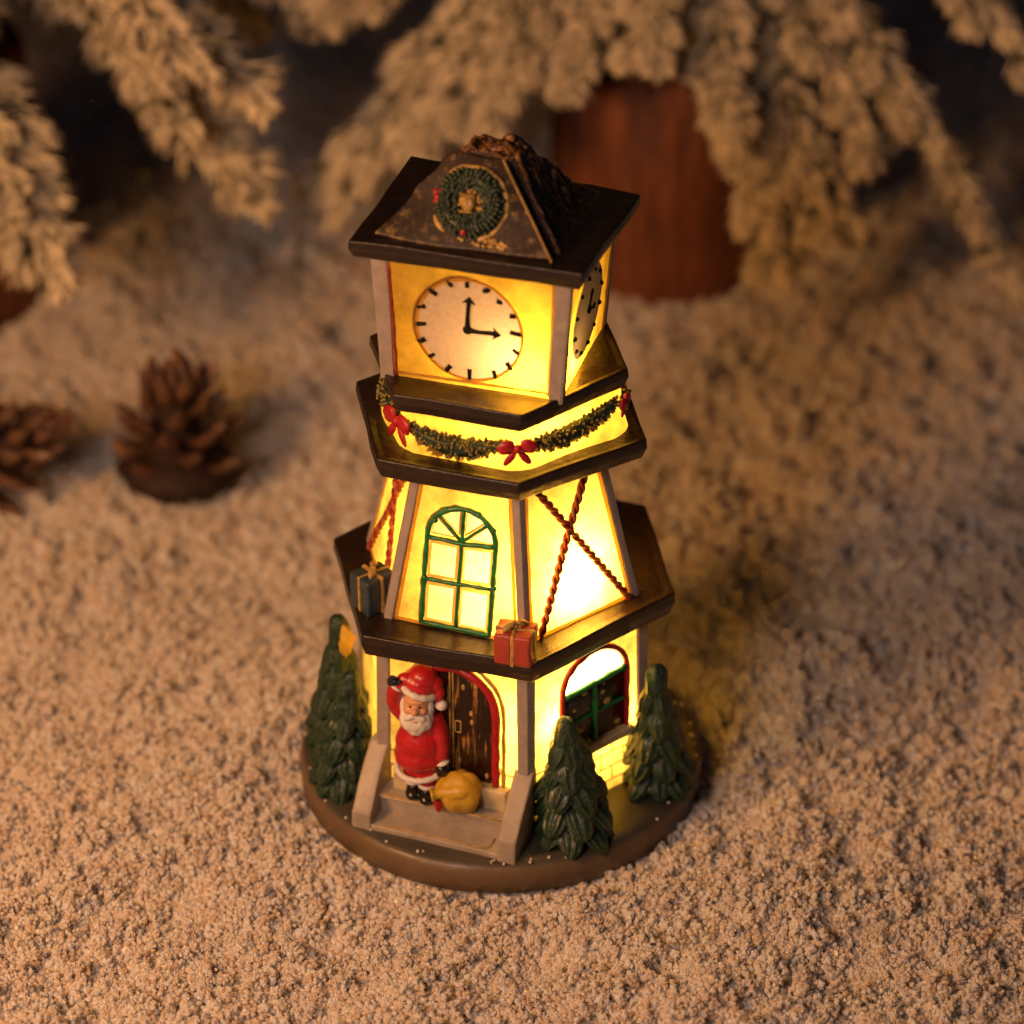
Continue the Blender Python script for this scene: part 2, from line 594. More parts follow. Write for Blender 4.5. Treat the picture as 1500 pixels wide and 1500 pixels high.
# loose snow grains: one object, grains set on points by geometry nodes
def snow_grains():
    pts, sc = [], []

    def scatter(n, x0, x1, y0, y1, s0, s1, lump):
        X = RNG.uniform(x0, x1, n)
        Y = RNG.uniform(y0, y1, n)
        S = RNG.uniform(0, 1, n) ** 2 * (s1 - s0) + s0
        Q = RNG.uniform(0, 1, n)
        for x, y, s, q in zip(X, Y, S, Q):
            r = math.hypot(x, y)
            if r < 4.7:
                continue
            c = noise.noise((x * .9, y * .9, 21.0)) * .65 + noise.noise((x * 2.4, y * 2.4, 2.0)) * .5 + noise.noise((x * 5, y * 5, 12.0)) * .2
            c = max(0.0, c + .30)
            top = c * lump
            if r < 5.45:
                top *= .55
            pts.append((x * U, y * U, (ground_h(x, y) + top * q ** .5 + s * .2) * U))
            sc.append(s * U)
    scatter(170000, -16.5, 16.5, -13.5, 9, .036, .080, .34)
    scatter(110000, -21, 21, 9, 26, .06, .15, .7)
    for x0, x1 in ((-34, -21), (21, 34)):
        scatter(34000, x0, x1, -6, 26, .08, .18, .7)
    for x0, x1 in ((-22, -16.5), (16.5, 22)):
        scatter(26000, x0, x1, -13, 9, .06, .12, .5)
    scatter(36000, -34, 34, 26, 60, .14, .32, 1.0)
    # small clods
    scatter(6000, -16, 16, -13, 9, .07, .115, .42)
    # fluffy little heaps of crystals, and a bank of them against the rim of the tower
    def heap(x, y, R, n, z=None):
        g = ground_h(x, y) if z is None else z
        for _ in range(n):
            a, e, q = random.uniform(0, 6.283), random.uniform(0, 1.57), random.random() ** .4
            pts.append(((x + R * q * math.cos(a) * math.cos(e)) * U, (y + R * q * math.sin(a) * math.cos(e)) * U,
                        (g + .10 + R * 1.15 * q * math.sin(e)) * U))
            sc.append(random.uniform(.030, .068) * U)
    for _ in range(5200):
        x, y = random.uniform(-16, 16), random.uniform(-13.2, 9)
        if math.hypot(x, y) < 5.5 or noise.noise((x * .5, y * .5, 77.0)) < random.uniform(-.45, .25):
            continue
        heap(x, y, random.uniform(.12, .34), random.randint(16, 40))
    for _ in range(190):
        a, r = random.uniform(0, 6.283), random.uniform(5.0, 5.5)
        heap(r * math.cos(a), r * math.sin(a), random.uniform(.08, .20), 18)
    for _ in range(60):
        a, r = random.uniform(0, 6.283), random.uniform(4.72, 4.95)
        pts.append((r * math.cos(a) * U, r * math.sin(a) * U, .91 * U))
        sc.append(random.uniform(.025, .045) * U)
    me = bpy.data.meshes.new('snow')
    me.vertices.add(len(pts))
    me.vertices.foreach_set('co', np.array(pts, np.float32).ravel())
    a = me.attributes.new('grain_size', 'FLOAT', 'POINT')
    a.data.foreach_set('value', np.array(sc, np.float32))
    rot = me.attributes.new('grain_turn', 'FLOAT_VECTOR', 'POINT')
    rot.data.foreach_set('vector', RNG.uniform(0, 6.28, len(pts) * 3).astype(np.float32))
    o = bpy.data.objects.new('snow', me)
    COL.objects.link(o)
    ng = bpy.data.node_groups.new('snow_grain_nodes', 'GeometryNodeTree')
    ng.interface.new_socket('Geometry', in_out='INPUT', socket_type='NodeSocketGeometry')
    ng.interface.new_socket('Geometry', in_out='OUTPUT', socket_type='NodeSocketGeometry')
    N = ng.nodes
    gi, go = N.new('NodeGroupInput'), N.new('NodeGroupOutput')
    ico = N.new('GeometryNodeMeshIcoSphere')
    ico.inputs['Radius'].default_value = 1
    ico.inputs['Subdivisions'].default_value = 2
    sp = N.new('GeometryNodeSetPosition')
    nz = N.new('ShaderNodeTexNoise')
    nz.inputs['Scale'].default_value = 1.25
    nz.inputs['Detail'].default_value = 2
    pos = N.new('GeometryNodeInputPosition')
    sub = N.new('ShaderNodeVectorMath')
    sub.operation = 'SUBTRACT'
    sub.inputs[1].default_value = (.5, .5, .5)
    mul = N.new('ShaderNodeVectorMath')
    mul.operation = 'SCALE'
    mul.inputs['Scale'].default_value = 2.6
    ip = N.new('GeometryNodeInstanceOnPoints')
    sa = N.new('GeometryNodeInputNamedAttribute')
    sa.data_type = 'FLOAT'
    sa.inputs['Name'].default_value = 'grain_size'
    ra = N.new('GeometryNodeInputNamedAttribute')
    ra.data_type = 'FLOAT_VECTOR'
    ra.inputs['Name'].default_value = 'grain_turn'
    sm = N.new('GeometryNodeSetMaterial')
    sm.inputs['Material'].default_value = M['grain']
    L = ng.links.new
    L(pos.outputs[0], nz.inputs['Vector'])
    L(nz.outputs['Color'], sub.inputs[0])
    L(sub.outputs[0], mul.inputs[0])
    L(mul.outputs[0], sp.inputs['Offset'])
    L(ico.outputs['Mesh'], sp.inputs['Geometry'])
    L(sp.outputs['Geometry'], sm.inputs['Geometry'])
    L(sm.outputs['Geometry'], ip.inputs['Instance'])
    L(gi.outputs[0], ip.inputs['Points'])
    L(sa.outputs['Attribute'], ip.inputs['Scale'])
    L(ra.outputs['Attribute'], ip.inputs['Rotation'])
    L(ip.outputs['Instances'], go.inputs[0])
    md = o.modifiers.new('grains', 'NODES')
    md.node_group = ng
    me.materials.append(M['grain'])
    tag(o, 'coarse grains of artificial snow heaped around the tower', 'snow', kind='stuff')


snow_grains()

# ================================================================ THE LIGHT-UP TOWER
PH = -80.4
AF, AR, AL = PH - 30, PH + 30, PH - 90        # azimuths of the door face, the face right of it, the face left of it
tower = empty('light_up_clock_tower')
tag(tower, 'lit resin clock tower with three dark decks and red coated figure by its door', 'ornament')


def pol(az, r, z):
    return Vector((r * math.cos(RAD(az)), r * math.sin(RAD(az)), z))


# ---- base
def base():
    mb = MB()
    prof = [(0, 0), (4.86, 0), (5.02, .12), (5.04, .55), (4.99, .78), (4.86, .88), (4.6, .90), (3.9, .93), (0, .97)]
    n = 128
    vs = []
    for r, z in prof:
        for i in range(n):
            a = 2 * math.pi * i / n
            w = 1 + .006 * noise.noise((math.cos(a) * 2, math.sin(a) * 2, z))
            vs.append((r * w * math.cos(a), r * w * math.sin(a), z + (.03 * noise.noise((r * math.cos(a), r * math.sin(a), 2)) if z > .5 else 0)))
    fs = []
    for j in range(len(prof) - 1):
        for i in range(n):
            a, b = j * n + i, j * n + (i + 1) % n
            fs.append((a, b, b + n, a + n))
    mb.add(vs, fs)
    mb.build('base', 'base', tower, weld=True)


base()


def deck(name, pts, z, th, out=.0):
    mb = MB()
    c = sum((Vector((*p, 0)) for p in pts), Vector()) / len(pts)
    bot, mid, top = [], [], []
    for p in pts:
        q = Vector((*p, 0))
        d = (q - c).normalized()
        bot.append(q - d * .10 + Vector((0, 0, z - th)))
        mid.append(q + d * .03 + Vector((0, 0, z - th * .45)))
        top.append(q + Vector((0, 0, z)))
    n = len(pts)
    inn = [c + (Vector((p.x, p.y, 0)) - c) * .93 + Vector((0, 0, z - .05)) for p in top]
    vs = bot + mid + top + inn
    fs = [tuple(range(n))[::-1]]
    for r in range(3):
        for i in range(n):
            fs.append((r * n + i, r * n + (i + 1) % n, (r + 1) * n + (i + 1) % n, (r + 1) * n + i))
    fs.append(tuple(range(3 * n, 4 * n)))
    mb.add(vs, fs)
    return mb.build(name, 'deck', tower, bevel=.055, seg=3, wobble=.05, wscale=.7, cuts=3)


LOW = [(-3.21, -3.015), (.731, -4.184), (4.12, -1.222), (3.62, 2.80), (-.75, 4.30), (-4.085, 1.247)]
UPP = [(-2.781, -2.323), (.43, -3.401), (3.342, -1.401), (2.86, 2.05), (-.40, 3.55), (-3.414, 1.338)]
SMA = [(-2.351, -2.174), (.474, -3.069), (2.933, -.969), (2.517, 1.355), (-.45, 2.95), (-3.021, .677)]
tag(deck('deck', LOW, 6.15, .62), 'lowest and widest dark brown hexagonal deck')
tag(deck('deck', UPP, 10.49, .54), 'middle dark brown hexagonal deck under the swags')
tag(deck('deck', SMA, 12.07, .50), 'smallest dark brown deck under the clock')


# ---- lamps inside (the tower is lit from within)
def inner_lamp(loc, power, col, r=.18):
    d = bpy.data.lights.new('inner_lamp', 'POINT')
    d.energy = power
    d.color = col
    d.shadow_soft_size = r * U
    o = bpy.data.objects.new('inner_lamp', d)
    o.location = Vector(loc) * U
    o.parent = tower
    COL.objects.link(o)


AMB = (1.0, .92, .55)
inner_lamp((.95, -2.20, 3.9), .135, AMB)
inner_lamp((2.0, -.95, 3.1), .135, AMB)
inner_lamp((1.45, -1.60, 7.05), .27, AMB)
inner_lamp((.55, -1.0, 11.3), .10, AMB)
inner_lamp((.92, -1.25, 12.65), .095, AMB)


# ---- hexagonal storeys
def storey(name, rb, zb, rt, zt, mat, holes, label):
    mb = MB()
    for k in range(6):
        F = Face(PH + 30 + 60 * k, rb, zb, rt, zt)
        outer = [(-rb / 2, 0), (rb / 2, 0), (rt / 2, F.L), (-rt / 2, F.L)]
        wall_with_hole(mb, F, outer, holes.get(k))
    o = mb.build(name, mat, tower, smooth=False, weld=True)
    tag(o, label)
    return o


def post(parent, az, rb, zb, rt, zt, w, dpt, name='pilaster', mat='post', bev=.03):
    """a corner post hugging the corner of a storey"""
    mb = MB()
    bot, top = [], []
    for P, r, z in ((bot, rb, zb), (top, rt, zt)):
        c = pol(az, r, z)
        e = Vector((math.cos(RAD(az)), math.sin(RAD(az)), 0))
        t1 = pol(az + 120, 1, 0)
        t2 = pol(az - 120, 1, 0)
        P += [c + t2 * w + e * .0, c + t2 * w + e * dpt, c + e * dpt * 1.15, c + t1 * w + e * dpt, c + t1 * w, c - e * .05]
    mb.prism(bot, top)
    return mb.build(name, mat, parent, bevel=bev, seg=2, cuts=2, wobble=.025, wscale=1.6)


# middle storey -------------------------------------------------
MR = (3.45, 6.04, 2.42, 10.10)
FM, RM, LM = Face(AF, *MR), Face(AR, *MR), Face(AL, *MR)
win_poly = arch(-.86, .84, .14, 2.30, 3.10)
mid = storey('middle_storey', *MR, 'wall_mid', {5: win_poly}, 'tapering glowing yellow wall between the two lower decks')
for k in range(6):
    post(mid, PH + 60 * k, MR[0] + .0, MR[1], MR[2], MR[3], .17, .07)


def frame_tube(mb, F, pts, r, h=.02, mat=None, jitter=.018, closed=False):
    P = []
    for i in range(len(pts) - (0 if closed else 1)):
        a, b = Vector((*pts[i], 0)), Vector((*pts[(i + 1) % len(pts)], 0))
        m = max(1, int((b - a).length / .16))
        for k in range(m):
            P.append(a + (b - a) * k / m)
    if not closed:
        P.append(Vector((*pts[-1], 0)))
    Q, R_ = [], []
    for p in P:
        d = noise.noise_vector((p.x * 3.1 + F.B.x * 7, p.y * 3.1, F.B.z)) * jitter
        Q.append(F(p.x + d.x, p.y + d.y, h + abs(d.z)))
        R_.append(r * (1 + .45 * noise.noise((p.x * 5, p.y * 5, F.B.z + 3))))
    mb.tube(Q, R_, 8, mat, closed)


def mid_window():
    F = FM
    fr = MB()
    frame_tube(fr, F, win_poly, .066, closed=True)
    frame_tube(fr, F, [(.0, .14), (.0, 1.25), (.01, 2.3), (.0, 3.1)], .050)
    frame_tube(fr, F, [(-.84, 1.22), (.83, 1.28)], .055)
    frame_tube(fr, F, [(-.84, 2.27), (0, 2.24), (.82, 2.32)], .060)
    for a in (42, 138):
        frame_tube(fr, F, [(.0, 2.30), (.80 * math.cos(RAD(a)), 2.3 + .78 * math.sin(RAD(a)))], .045)
    for u, v in ((-.42, 3.02), (.36, 3.04), (.74, 2.72), (-.70, 2.70), (.86, 1.32), (-.85, 1.25)):
        fr.ell(F(u, v, .03), (.085, .07, .06), F.R())
    f = fr.build('window_frame', 'green_line', mid)
    # pale panes, each with a softly raised rim
    pw = MB()
    cells = [[(-.80, .18), (-.04, .18), (-.04, 1.20), (-.80, 1.18)], [(.04, .18), (.80, .18), (.80, 1.22), (.04, 1.20)],
             [(-.80, 1.28), (-.04, 1.30), (-.04, 2.20), (-.80, 2.22)], [(.04, 1.30), (.80, 1.33), (.80, 2.26), (.04, 2.20)]]
    for a0, a1 in ((4, 40), (45, 86), (94, 136), (141, 176)):
        am = RAD((a0 + a1) / 2)
        cells.append([(.12 * math.cos(am), 2.32 + .12 * math.sin(am))] +
                     [(.78 * math.cos(RAD(a0 + (a1 - a0) * k / 6)), 2.31 + .75 * math.sin(RAD(a0 + (a1 - a0) * k / 6))) for k in range(7)])
    o = [F(u, v) for u, v in win_poly] + [F(*q) for cl in cells for q in cl]
    flat = [[Vector((u, v, 0)) for u, v in win_poly]] + [[Vector((*q, 0)) for q in cl] for cl in cells]
    pw.add(o, [tuple(t) for t in tessellate_polygon(flat)])
    pw.build('window_surround', 'wall_mid', mid, smooth=False)
    pn = MB()
    for cl in cells:
        cu = sum(q[0] for q in cl) / len(cl)
        cv = sum(q[1] for q in cl) / len(cl)
        inn = [(cu + (q[0] - cu) * .80, cv + (q[1] - cv) * .82) for q in cl]
        n = len(cl)
        pn.add([F(*q, .0) for q in cl] + [F(*q, .025) for q in inn], [(i, (i + 1) % n, n + (i + 1) % n, n + i) for i in range(n)], 'pane_edge')
        pn.add([F(*q, .025) for q in inn], [tuple(range(n))], 'pane')
    pn.build('window_pane', None, mid, smooth=False)


mid_window()


def rope(F, a, b, parent, bow=.06):
    mb = MB()
    n = 110
    A, B = Vector((*a, 0)), Vector((*b, 0))
    Ln = (B - A).length
    for s, mat in ((0, 'rope_red'), (math.pi, 'rope_gold')):
        P = []
        for i in range(n + 1):
            t = i / n
            p = A + (B - A) * t
            q = F(p.x, p.y, .045 + .01 * math.sin(t * 9))
            d = (F.u * (B - A).x + F.v * (B - A).y).normalized()
            side = d.cross(F.n)
            w = t * Ln * 13.0 + s
            P.append(q + side * math.cos(w) * .050 + F.n * math.sin(w) * .040)
        mb.tube(P, .056, 6, mat)
    return mb.build('rope_trim', None, parent)


rope(RM, (-.86, 3.75), (1.50, .02), mid)
rope(RM, (.82, 3.80), (-1.28, .10), mid)
rope(LM, (-.86, 3.75), (1.50, .02), mid)
rope(LM, (.95, 3.80), (-1.30, .10), mid)

# band with the swags ---------------------------------------------


def band_r(az, z):
    d = ((az - PH) % 60) - 30
    rr = 2.42 / math.cos(RAD(d)) if abs(d) < 24 else 2.42 / math.cos(RAD(24)) * (1 + .0016 * (abs(d) - 24))
    ex = .30 * math.exp(-(((az + 8 + 180) % 360 - 180) / 26) ** 2) + .22 * math.exp(-(((az + 176 + 180) % 360 - 180) / 22) ** 2)
    t = (z - 10.44) / 1.3
    return (rr + ex) * (1.0 + .04 * (1 - t) ** 3 - .03 * t)


bb = MB()
n, mz = 144, 10
bv = [pol(360 * i / n, band_r(360 * i / n, 10.38 + 1.35 * j / mz), 10.38 + 1.35 * j / mz) for j in range(mz + 1) for i in range(n)]
bf = [(j * n + i, j * n + (i + 1) % n, (j + 1) * n + (i + 1) % n, (j + 1) * n + i) for j in range(mz) for i in range(n)]
bb.add(bv, bf)
band = bb.build('swag_band', 'wall_band', tower)
tag(band, 'low glowing yellow drum hung with green swags and red bows')


def swag(a0, a1, z0, z1, dip):
    mb = MB()
    n = 26
    ctr = []
    for i in range(n + 1):
        t = i / n
        az = a0 + (a1 - a0) * t
        z = z0 + (z1 - z0) * t - dip * (1 - (2 * t - 1) ** 2)
        ctr.append(pol(az, band_r(az, z) + .02, z))
    mb.tube(ctr, [.08 + .15 * math.sin(math.pi * (i + .5) / (n + 1)) for i in range(n + 1)], 8)
    for i in range(n + 1):
        r = .09 + .17 * math.sin(math.pi * (i + .5) / (n + 1))
        for k in range(15):
            d = Vector((random.gauss(0, 1), random.gauss(0, 1), random.gauss(0, 1))).normalized()
            q = d.to_track_quat('Z', 'Y').to_matrix()
            mb.ell(ctr[i] + d * r * .95 + Vector((random.uniform(-.04, .04), random.uniform(-.04, .04), random.uniform(-.03, .03))),
                   (.035, .045, .06), q, 6, 4)
    return mb.build('swag', 'swag', band)


swag(-139, -88, 11.08, 11.06, .30)
swag(-76, -23, 11.02, 11.30, .24)
swag(-178, -152, 11.35, 11.02, .10)
swag(-15, 30, 11.2, 11.2, .28)


def bow(az, z, s=1.0):
    mb = MB()
    c = pol(az, band_r(az, z) + .15, z)
    nrm = pol(az, 1, 0)
    t = Vector((-nrm.y, nrm.x, 0))
    up = Vector((0, 0, 1))
    R = Matrix((t, nrm, up)).transposed()
    for sg in (-1, 1):
        q = R @ Matrix.Rotation(RAD(sg * 22), 3, 'Y')
        mb.ell(c + t * sg * .19 * s + up * .04, (.19 * s, .09, .13 * s), q, 12, 8, fn=lambda p, th, ph: 1 - .25 * math.exp(-((p.z) / .35) ** 2) * abs(p.x))
        q2 = R @ Matrix.Rotation(RAD(sg * -38), 3, 'Y')
        mb.ell(c + t * sg * .13 * s - up * .19 * s, (.07 * s, .05, .17 * s), q2, 10, 7)
    mb.ell(c + nrm * .03, (.085 * s, .09, .085 * s), R, 10, 7)
    return mb.build('bow', 'red_line', band)


bow(-146.5, 11.04, 1.6)
bow(-81.8, 11.02, 1.3)
bow(-19, 11.2, .9)
bow(34, 11.2, .9)

# clock storey --------------------------------------------------------
BAZ = -106.6
bn, bt = pol(BAZ, 1, 0), pol(BAZ + 90, 1, 0)
Z0, Z1 = 11.92, 15.20
BF = Face(BAZ, 1.84, Z0 + .05, 2.0, Z1, False)
BR_ = Face(BAZ + 90, 1.97, Z0 + .05, 2.2, Z1, False)
BL_ = Face(BAZ + 180 + 90, 2.2, Z0 + .05, 2.3, Z1, False)
BB_ = Face(BAZ + 180, 1.84, Z0 + .05, 2.0, Z1, False)
cf_poly = disc(-.13, 1.52, 1.20, 1.25, 48)
cr_poly = disc(.02, 1.38, 1.25, 1.10, 48)
cb = MB()
wall_with_hole(cb, BF, [(-2.2, 0), (1.97, 0), (2.2, BF.L), (-2.3, BF.L)], cf_poly)
wall_with_hole(cb, BR_, [(-1.84, 0), (1.84, 0), (2.0, BR_.L), (-2.0, BR_.L)], cr_poly)
wall_with_hole(cb, BL_, [(-1.84, 0), (1.84, 0), (2.0, BL_.L), (-2.0, BL_.L)], None)
wall_with_hole(cb, BB_, [(-1.97, 0), (2.2, 0), (2.3, BB_.L), (-2.2, BB_.L)], None)
clock_room = cb.build('clock_storey', 'wall_clock', tower, smooth=False)
tag(clock_room, 'square glowing yellow storey with a clock on each visible side')


def bead(parent, paths, r, mat, name='wall_edge'):
    mb = MB()
    for P in paths:
        n = 24
        Q = [Vector(P[0]).lerp(Vector(P[1]), i / n) for i in range(n + 1)] if len(P) == 2 else [Vector(q) for q in P]
        mb.tube(Q, [r * (1 + .5 * noise.noise(q * 1.3)) for q in Q], 7)
    return mb.build(name, mat, parent)


bead(clock_room, [[BF(*q, .0) for q in disc(-.13, 1.52, 1.23, 1.28, 60) + [disc(-.13, 1.52, 1.23, 1.28, 60)[0]]],
                  (BF(-1.92, .1), BF(-1.98, 3.1)), (BF(1.68, .1), BF(1.86, 3.1)), (BF(-1.9, .17), BF(1.66, .17)),
                  (BR_(-1.6, .1), BR_(-1.7, 3.1))], .034, 'edge')
bead(mid, [(F(s * (MR[0] / 2 - .22), .05), F(s * (MR[2] / 2 - .20), F.L)) for F in (FM, RM, LM) for s in (-1, 1)] +
     [(F(-1.5, .10), F(1.5, .10)) for F in (FM, RM, LM)], .046, 'edge')


def clock(F, poly, ticks, hands, label, mat='clock_paint', hw=1.0):
    mb = MB()
    mb.add([F(u, v, .0) for u, v in poly], [tuple(range(len(poly)))])
    f = mb.build('clock_face', mat, clock_room, smooth=False)
    tag(f, label)
    tk = MB()
    for a, b in ticks:
        ra, rb = random.uniform(.04, .06), random.uniform(.035, .06)
        tk.tube([F(*a, .015), F((a[0] + b[0]) / 2, (a[1] + b[1]) / 2, .02), F(*b, .015)], [ra, (ra + rb) / 2, rb], 8)
        tk.ell(F(*a, .012), (ra * 1.05, ra * 1.05, .02), F.R(), 8, 6)
    tk.build('hour_marks', 'ink', clock_room)
    for h in hands:
        hm = MB()
        hm.tube([F(*p, .035) for p in h], [hw * e for e in (.075, .05, .055, .06)][:len(h)], 8)
        hm.ell(F(*h[0], .03), (.12 * hw, .12 * hw, .05), F.R(), 10, 6)
        d = (Vector(h[-1]) - Vector(h[-2])).normalized()
        s = Vector((-d.y, d.x))
        e = Vector(h[-1])
        tip = [e + d * .12 * hw, e - d * .08 * hw + s * .16 * hw, e - d * .02, e - d * .08 * hw - s * .16 * hw]
        slab_on(hm, F, [tuple(p) for p in tip], .02, .06)
        hm.build('clock_hand', 'ink', clock_room, bevel=.012)


TICKS = [((-0.15, 2.76), (-0.15, 2.64)), ((-0.59, 2.70), (-0.5, 2.61)), ((-1.0, 2.43), (-0.86, 2.34)), ((-1.31, 1.96), (-1.14, 2.0)),
         ((-1.34, 1.52), (-1.14, 1.55)), ((-1.31, 1.07), (-1.17, 1.15)), ((-1.06, 0.72), (-0.96, 0.79)), ((-0.68, 0.42), (-0.59, 0.54)),
         ((-0.15, 0.27), (-0.14, 0.52)), ((0.46, 0.40), (0.42, 0.57)), ((0.82, 0.69), (0.74, 0.83)), ((1.00, 1.11), (0.88, 1.20)),
         ((1.07, 1.60), (0.83, 1.63)), ((0.93, 2.05), (0.83, 2.05)), ((0.62, 2.35), (0.54, 2.39)), ((0.33, 2.63), (0.23, 2.59))]
clock(BF, cf_poly, TICKS, [[(-.16, 1.55), (-.15, 1.9), (-.12, 2.20), (-.11, 2.30)], [(-.16, 1.55), (.1, 1.53), (.40, 1.55), (.50, 1.54)]],
      'front clock face with both hands')
rt = []
for i in range(12):
    a = 2 * math.pi * i / 12 + .2
    rt.append(((.02 + 1.12 * math.cos(a), 1.38 + .98 * math.sin(a)), (.02 + 1.05 * math.cos(a), 1.38 + .92 * math.sin(a))))
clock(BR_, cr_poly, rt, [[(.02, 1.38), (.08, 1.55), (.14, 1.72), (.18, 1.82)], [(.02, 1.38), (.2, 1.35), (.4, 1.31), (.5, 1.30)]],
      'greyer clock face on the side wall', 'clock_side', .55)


def box_post(u0, u1, F, w0, w1):
    mb = MB()
    mb.prism([F(u0, -.05, -.02), F(u0 + w0, -.05, -.02), F(u0 + w0, -.05, .06), F(u0, -.05, .07)],
             [F(u1, F.L, -.02), F(u1 + w1, F.L, -.02), F(u1 + w1, F.L, .06), F(u1, F.L, .07)])
    mb.build('pilaster', 'post', clock_room, bevel=.03, cuts=3, wobble=.04, wscale=1.3)


box_post(-2.26, -2.36, BF, .33, .36)
box_post(1.70, 1.90, BF, .30, .34)
box_post(-1.88, -2.05, BR_, .22, .22)
box_post(1.66, 1.84, BR_, .2, .2)
dk = MB()
frame_tube(dk, BF, [(-1.86, .05), (-1.96, 2.95)], .035, .01, jitter=.03)
dk.build('painted_seam', 'rope_red', clock_room)

# ---- roof
RC = Vector((-.10, -.01, 0))
r_t = Vector((math.cos(RAD(-17.9)), math.sin(RAD(-17.9)), 0))
r_n = Vector((r_t.y, -r_t.x, 0))               # towards the front


def rp(t, nn, z):
    return RC + r_t * t + r_n * nn + Vector((0, 0, z))


EAVE = [(-3.329, -1.316), (1.791, -2.972), (3.226, 1.097), (-2.08, 3.137)]
rm = MB()
c = RC
bot = [Vector((*p, 0)) - (Vector((*p, 0)) - c).normalized() * .12 + Vector((0, 0, 15.06)) for p in EAVE]
midp = [Vector((*p, 0)) + Vector((0, 0, 15.28)) for p in EAVE]
top = [Vector((*p, 0)) - (Vector((*p, 0)) - c).normalized() * .02 + Vector((0, 0, 15.48)) for p in EAVE]
inn = [c + (Vector((*p, 0)) - c) * .93 + Vector((0, 0, 15.50)) for p in EAVE]
vs = bot + midp + top + inn
fs = [(3, 2, 1, 0)]
for r in range(3):
    for i in range(4):
        fs.append((r * 4 + i, r * 4 + (i + 1) % 4, r * 4 + 4 + (i + 1) % 4, r * 4 + 4 + i))
fs.append((12, 13, 14, 15))
rm.add(vs, fs)
roof = rm.build('roof', 'roof', tower, bevel=.06, seg=3, cuts=4, wobble=.05, wscale=.8)
tag(roof, 'dark brown flared roof with a wreath on its front')


def roof_hump():
    """the lumpy glazed slopes rising to the ridge"""
    mb = MB()
    N = 110
    H = {}
    vs, fs = [], []
    for j in range(N):
        for i in range(N):
            t = -2.35 + 4.7 * i / (N - 1)
            m = -1.80 + 3.75 * j / (N - 1)      # m: depth towards the back
            tc, mc = t + .15 * 0, m - .15
            a = max(0, abs(tc) - .62) / 1.48
            b = (max(0, m - .55) / 1.4) if m > 0 else (max(0, -m - .25) / 1.30)
            d = min(1, max(a, b))
            h = 1.60 * (1 - d) ** (1.55 if a > b or m > 0 else 1.02)
            lum = 1 if (m > -.55 - .9 * d) else 0
            k = min(1, h * 1.3)
            if a >= b or m > 0:
                h += k * (.18 * noise.noise((t * 1.6, m * 1.6, 4)) + .24 * abs(noise.noise((t * 3.0, m * 3.0, 8))) + .12 * noise.noise((t * 6, m * 6, 3)))
            if d >= 1:
                h = -.05
            vs.append(rp(t, -m, 15.47 + h))
    for j in range(N - 1):
        for i in range(N - 1):
            fs.append((j * N + i, j * N + i + 1, (j + 1) * N + i + 1, (j + 1) * N + i))
    mb.add(vs, fs)
    o = mb.build('ridge_crust', 'bark', roof)
    tag(o, 'rough glossy dark brown crust on the roof slopes')
    kn = MB()
    kn.ell(rp(.30, -.2, 17.28), (.11, .11, .14), None, 12, 8)
    for (t, nn, z, r) in ((-.35, -.1, 17.0, .3), (.0, -.15, 17.06, .34), (.35, -.1, 16.98, .26), (-.6, -.1, 16.92, .22)):
        kn.ell(rp(t, nn, z), (r, r * .7, r * .45), None, 14, 9, fn=lambda p, th, ph: 1 + .25 * noise.noise(p * 2.5 + Vector((t, 0, 0))))
    kn.build('ridge_lump', 'bark', roof, wobble=.08, wscale=3)


roof_hump()


class Gable:
    B = rp(-.09, 1.93, 15.52)
    T = rp(-.24, .56, 17.08)


GV = Gable.T - Gable.B
GL = GV.length
GV = GV.normalized()
GN = r_t.cross(GV).normalized()
if GN.dot(r_n) < 0:
    GN = -GN


def gp(u, v, h=0):
    return Gable.B + r_t * u + GV * v + GN * h


class GFrame:
    u, v, n, B = r_t, GV, GN, Gable.B

    def __call__(self, u, v, h=0):
        return gp(u, v, h)

    def R(self):
        return Matrix((self.u, self.v, self.n)).transposed()


GF = GFrame()
gb = MB()
gpoly = [(-2.08, 0), (2.05, 0), (.66, GL), (-.66, GL)]
gb.prism([gp(u * .96, v, -.25) for u, v in gpoly], [gp(u, v, .03) for u, v in gpoly])
gable = gb.build('gable', 'gable', roof, bevel=.09, seg=4, cuts=4, wobble=.11, wscale=1.3)


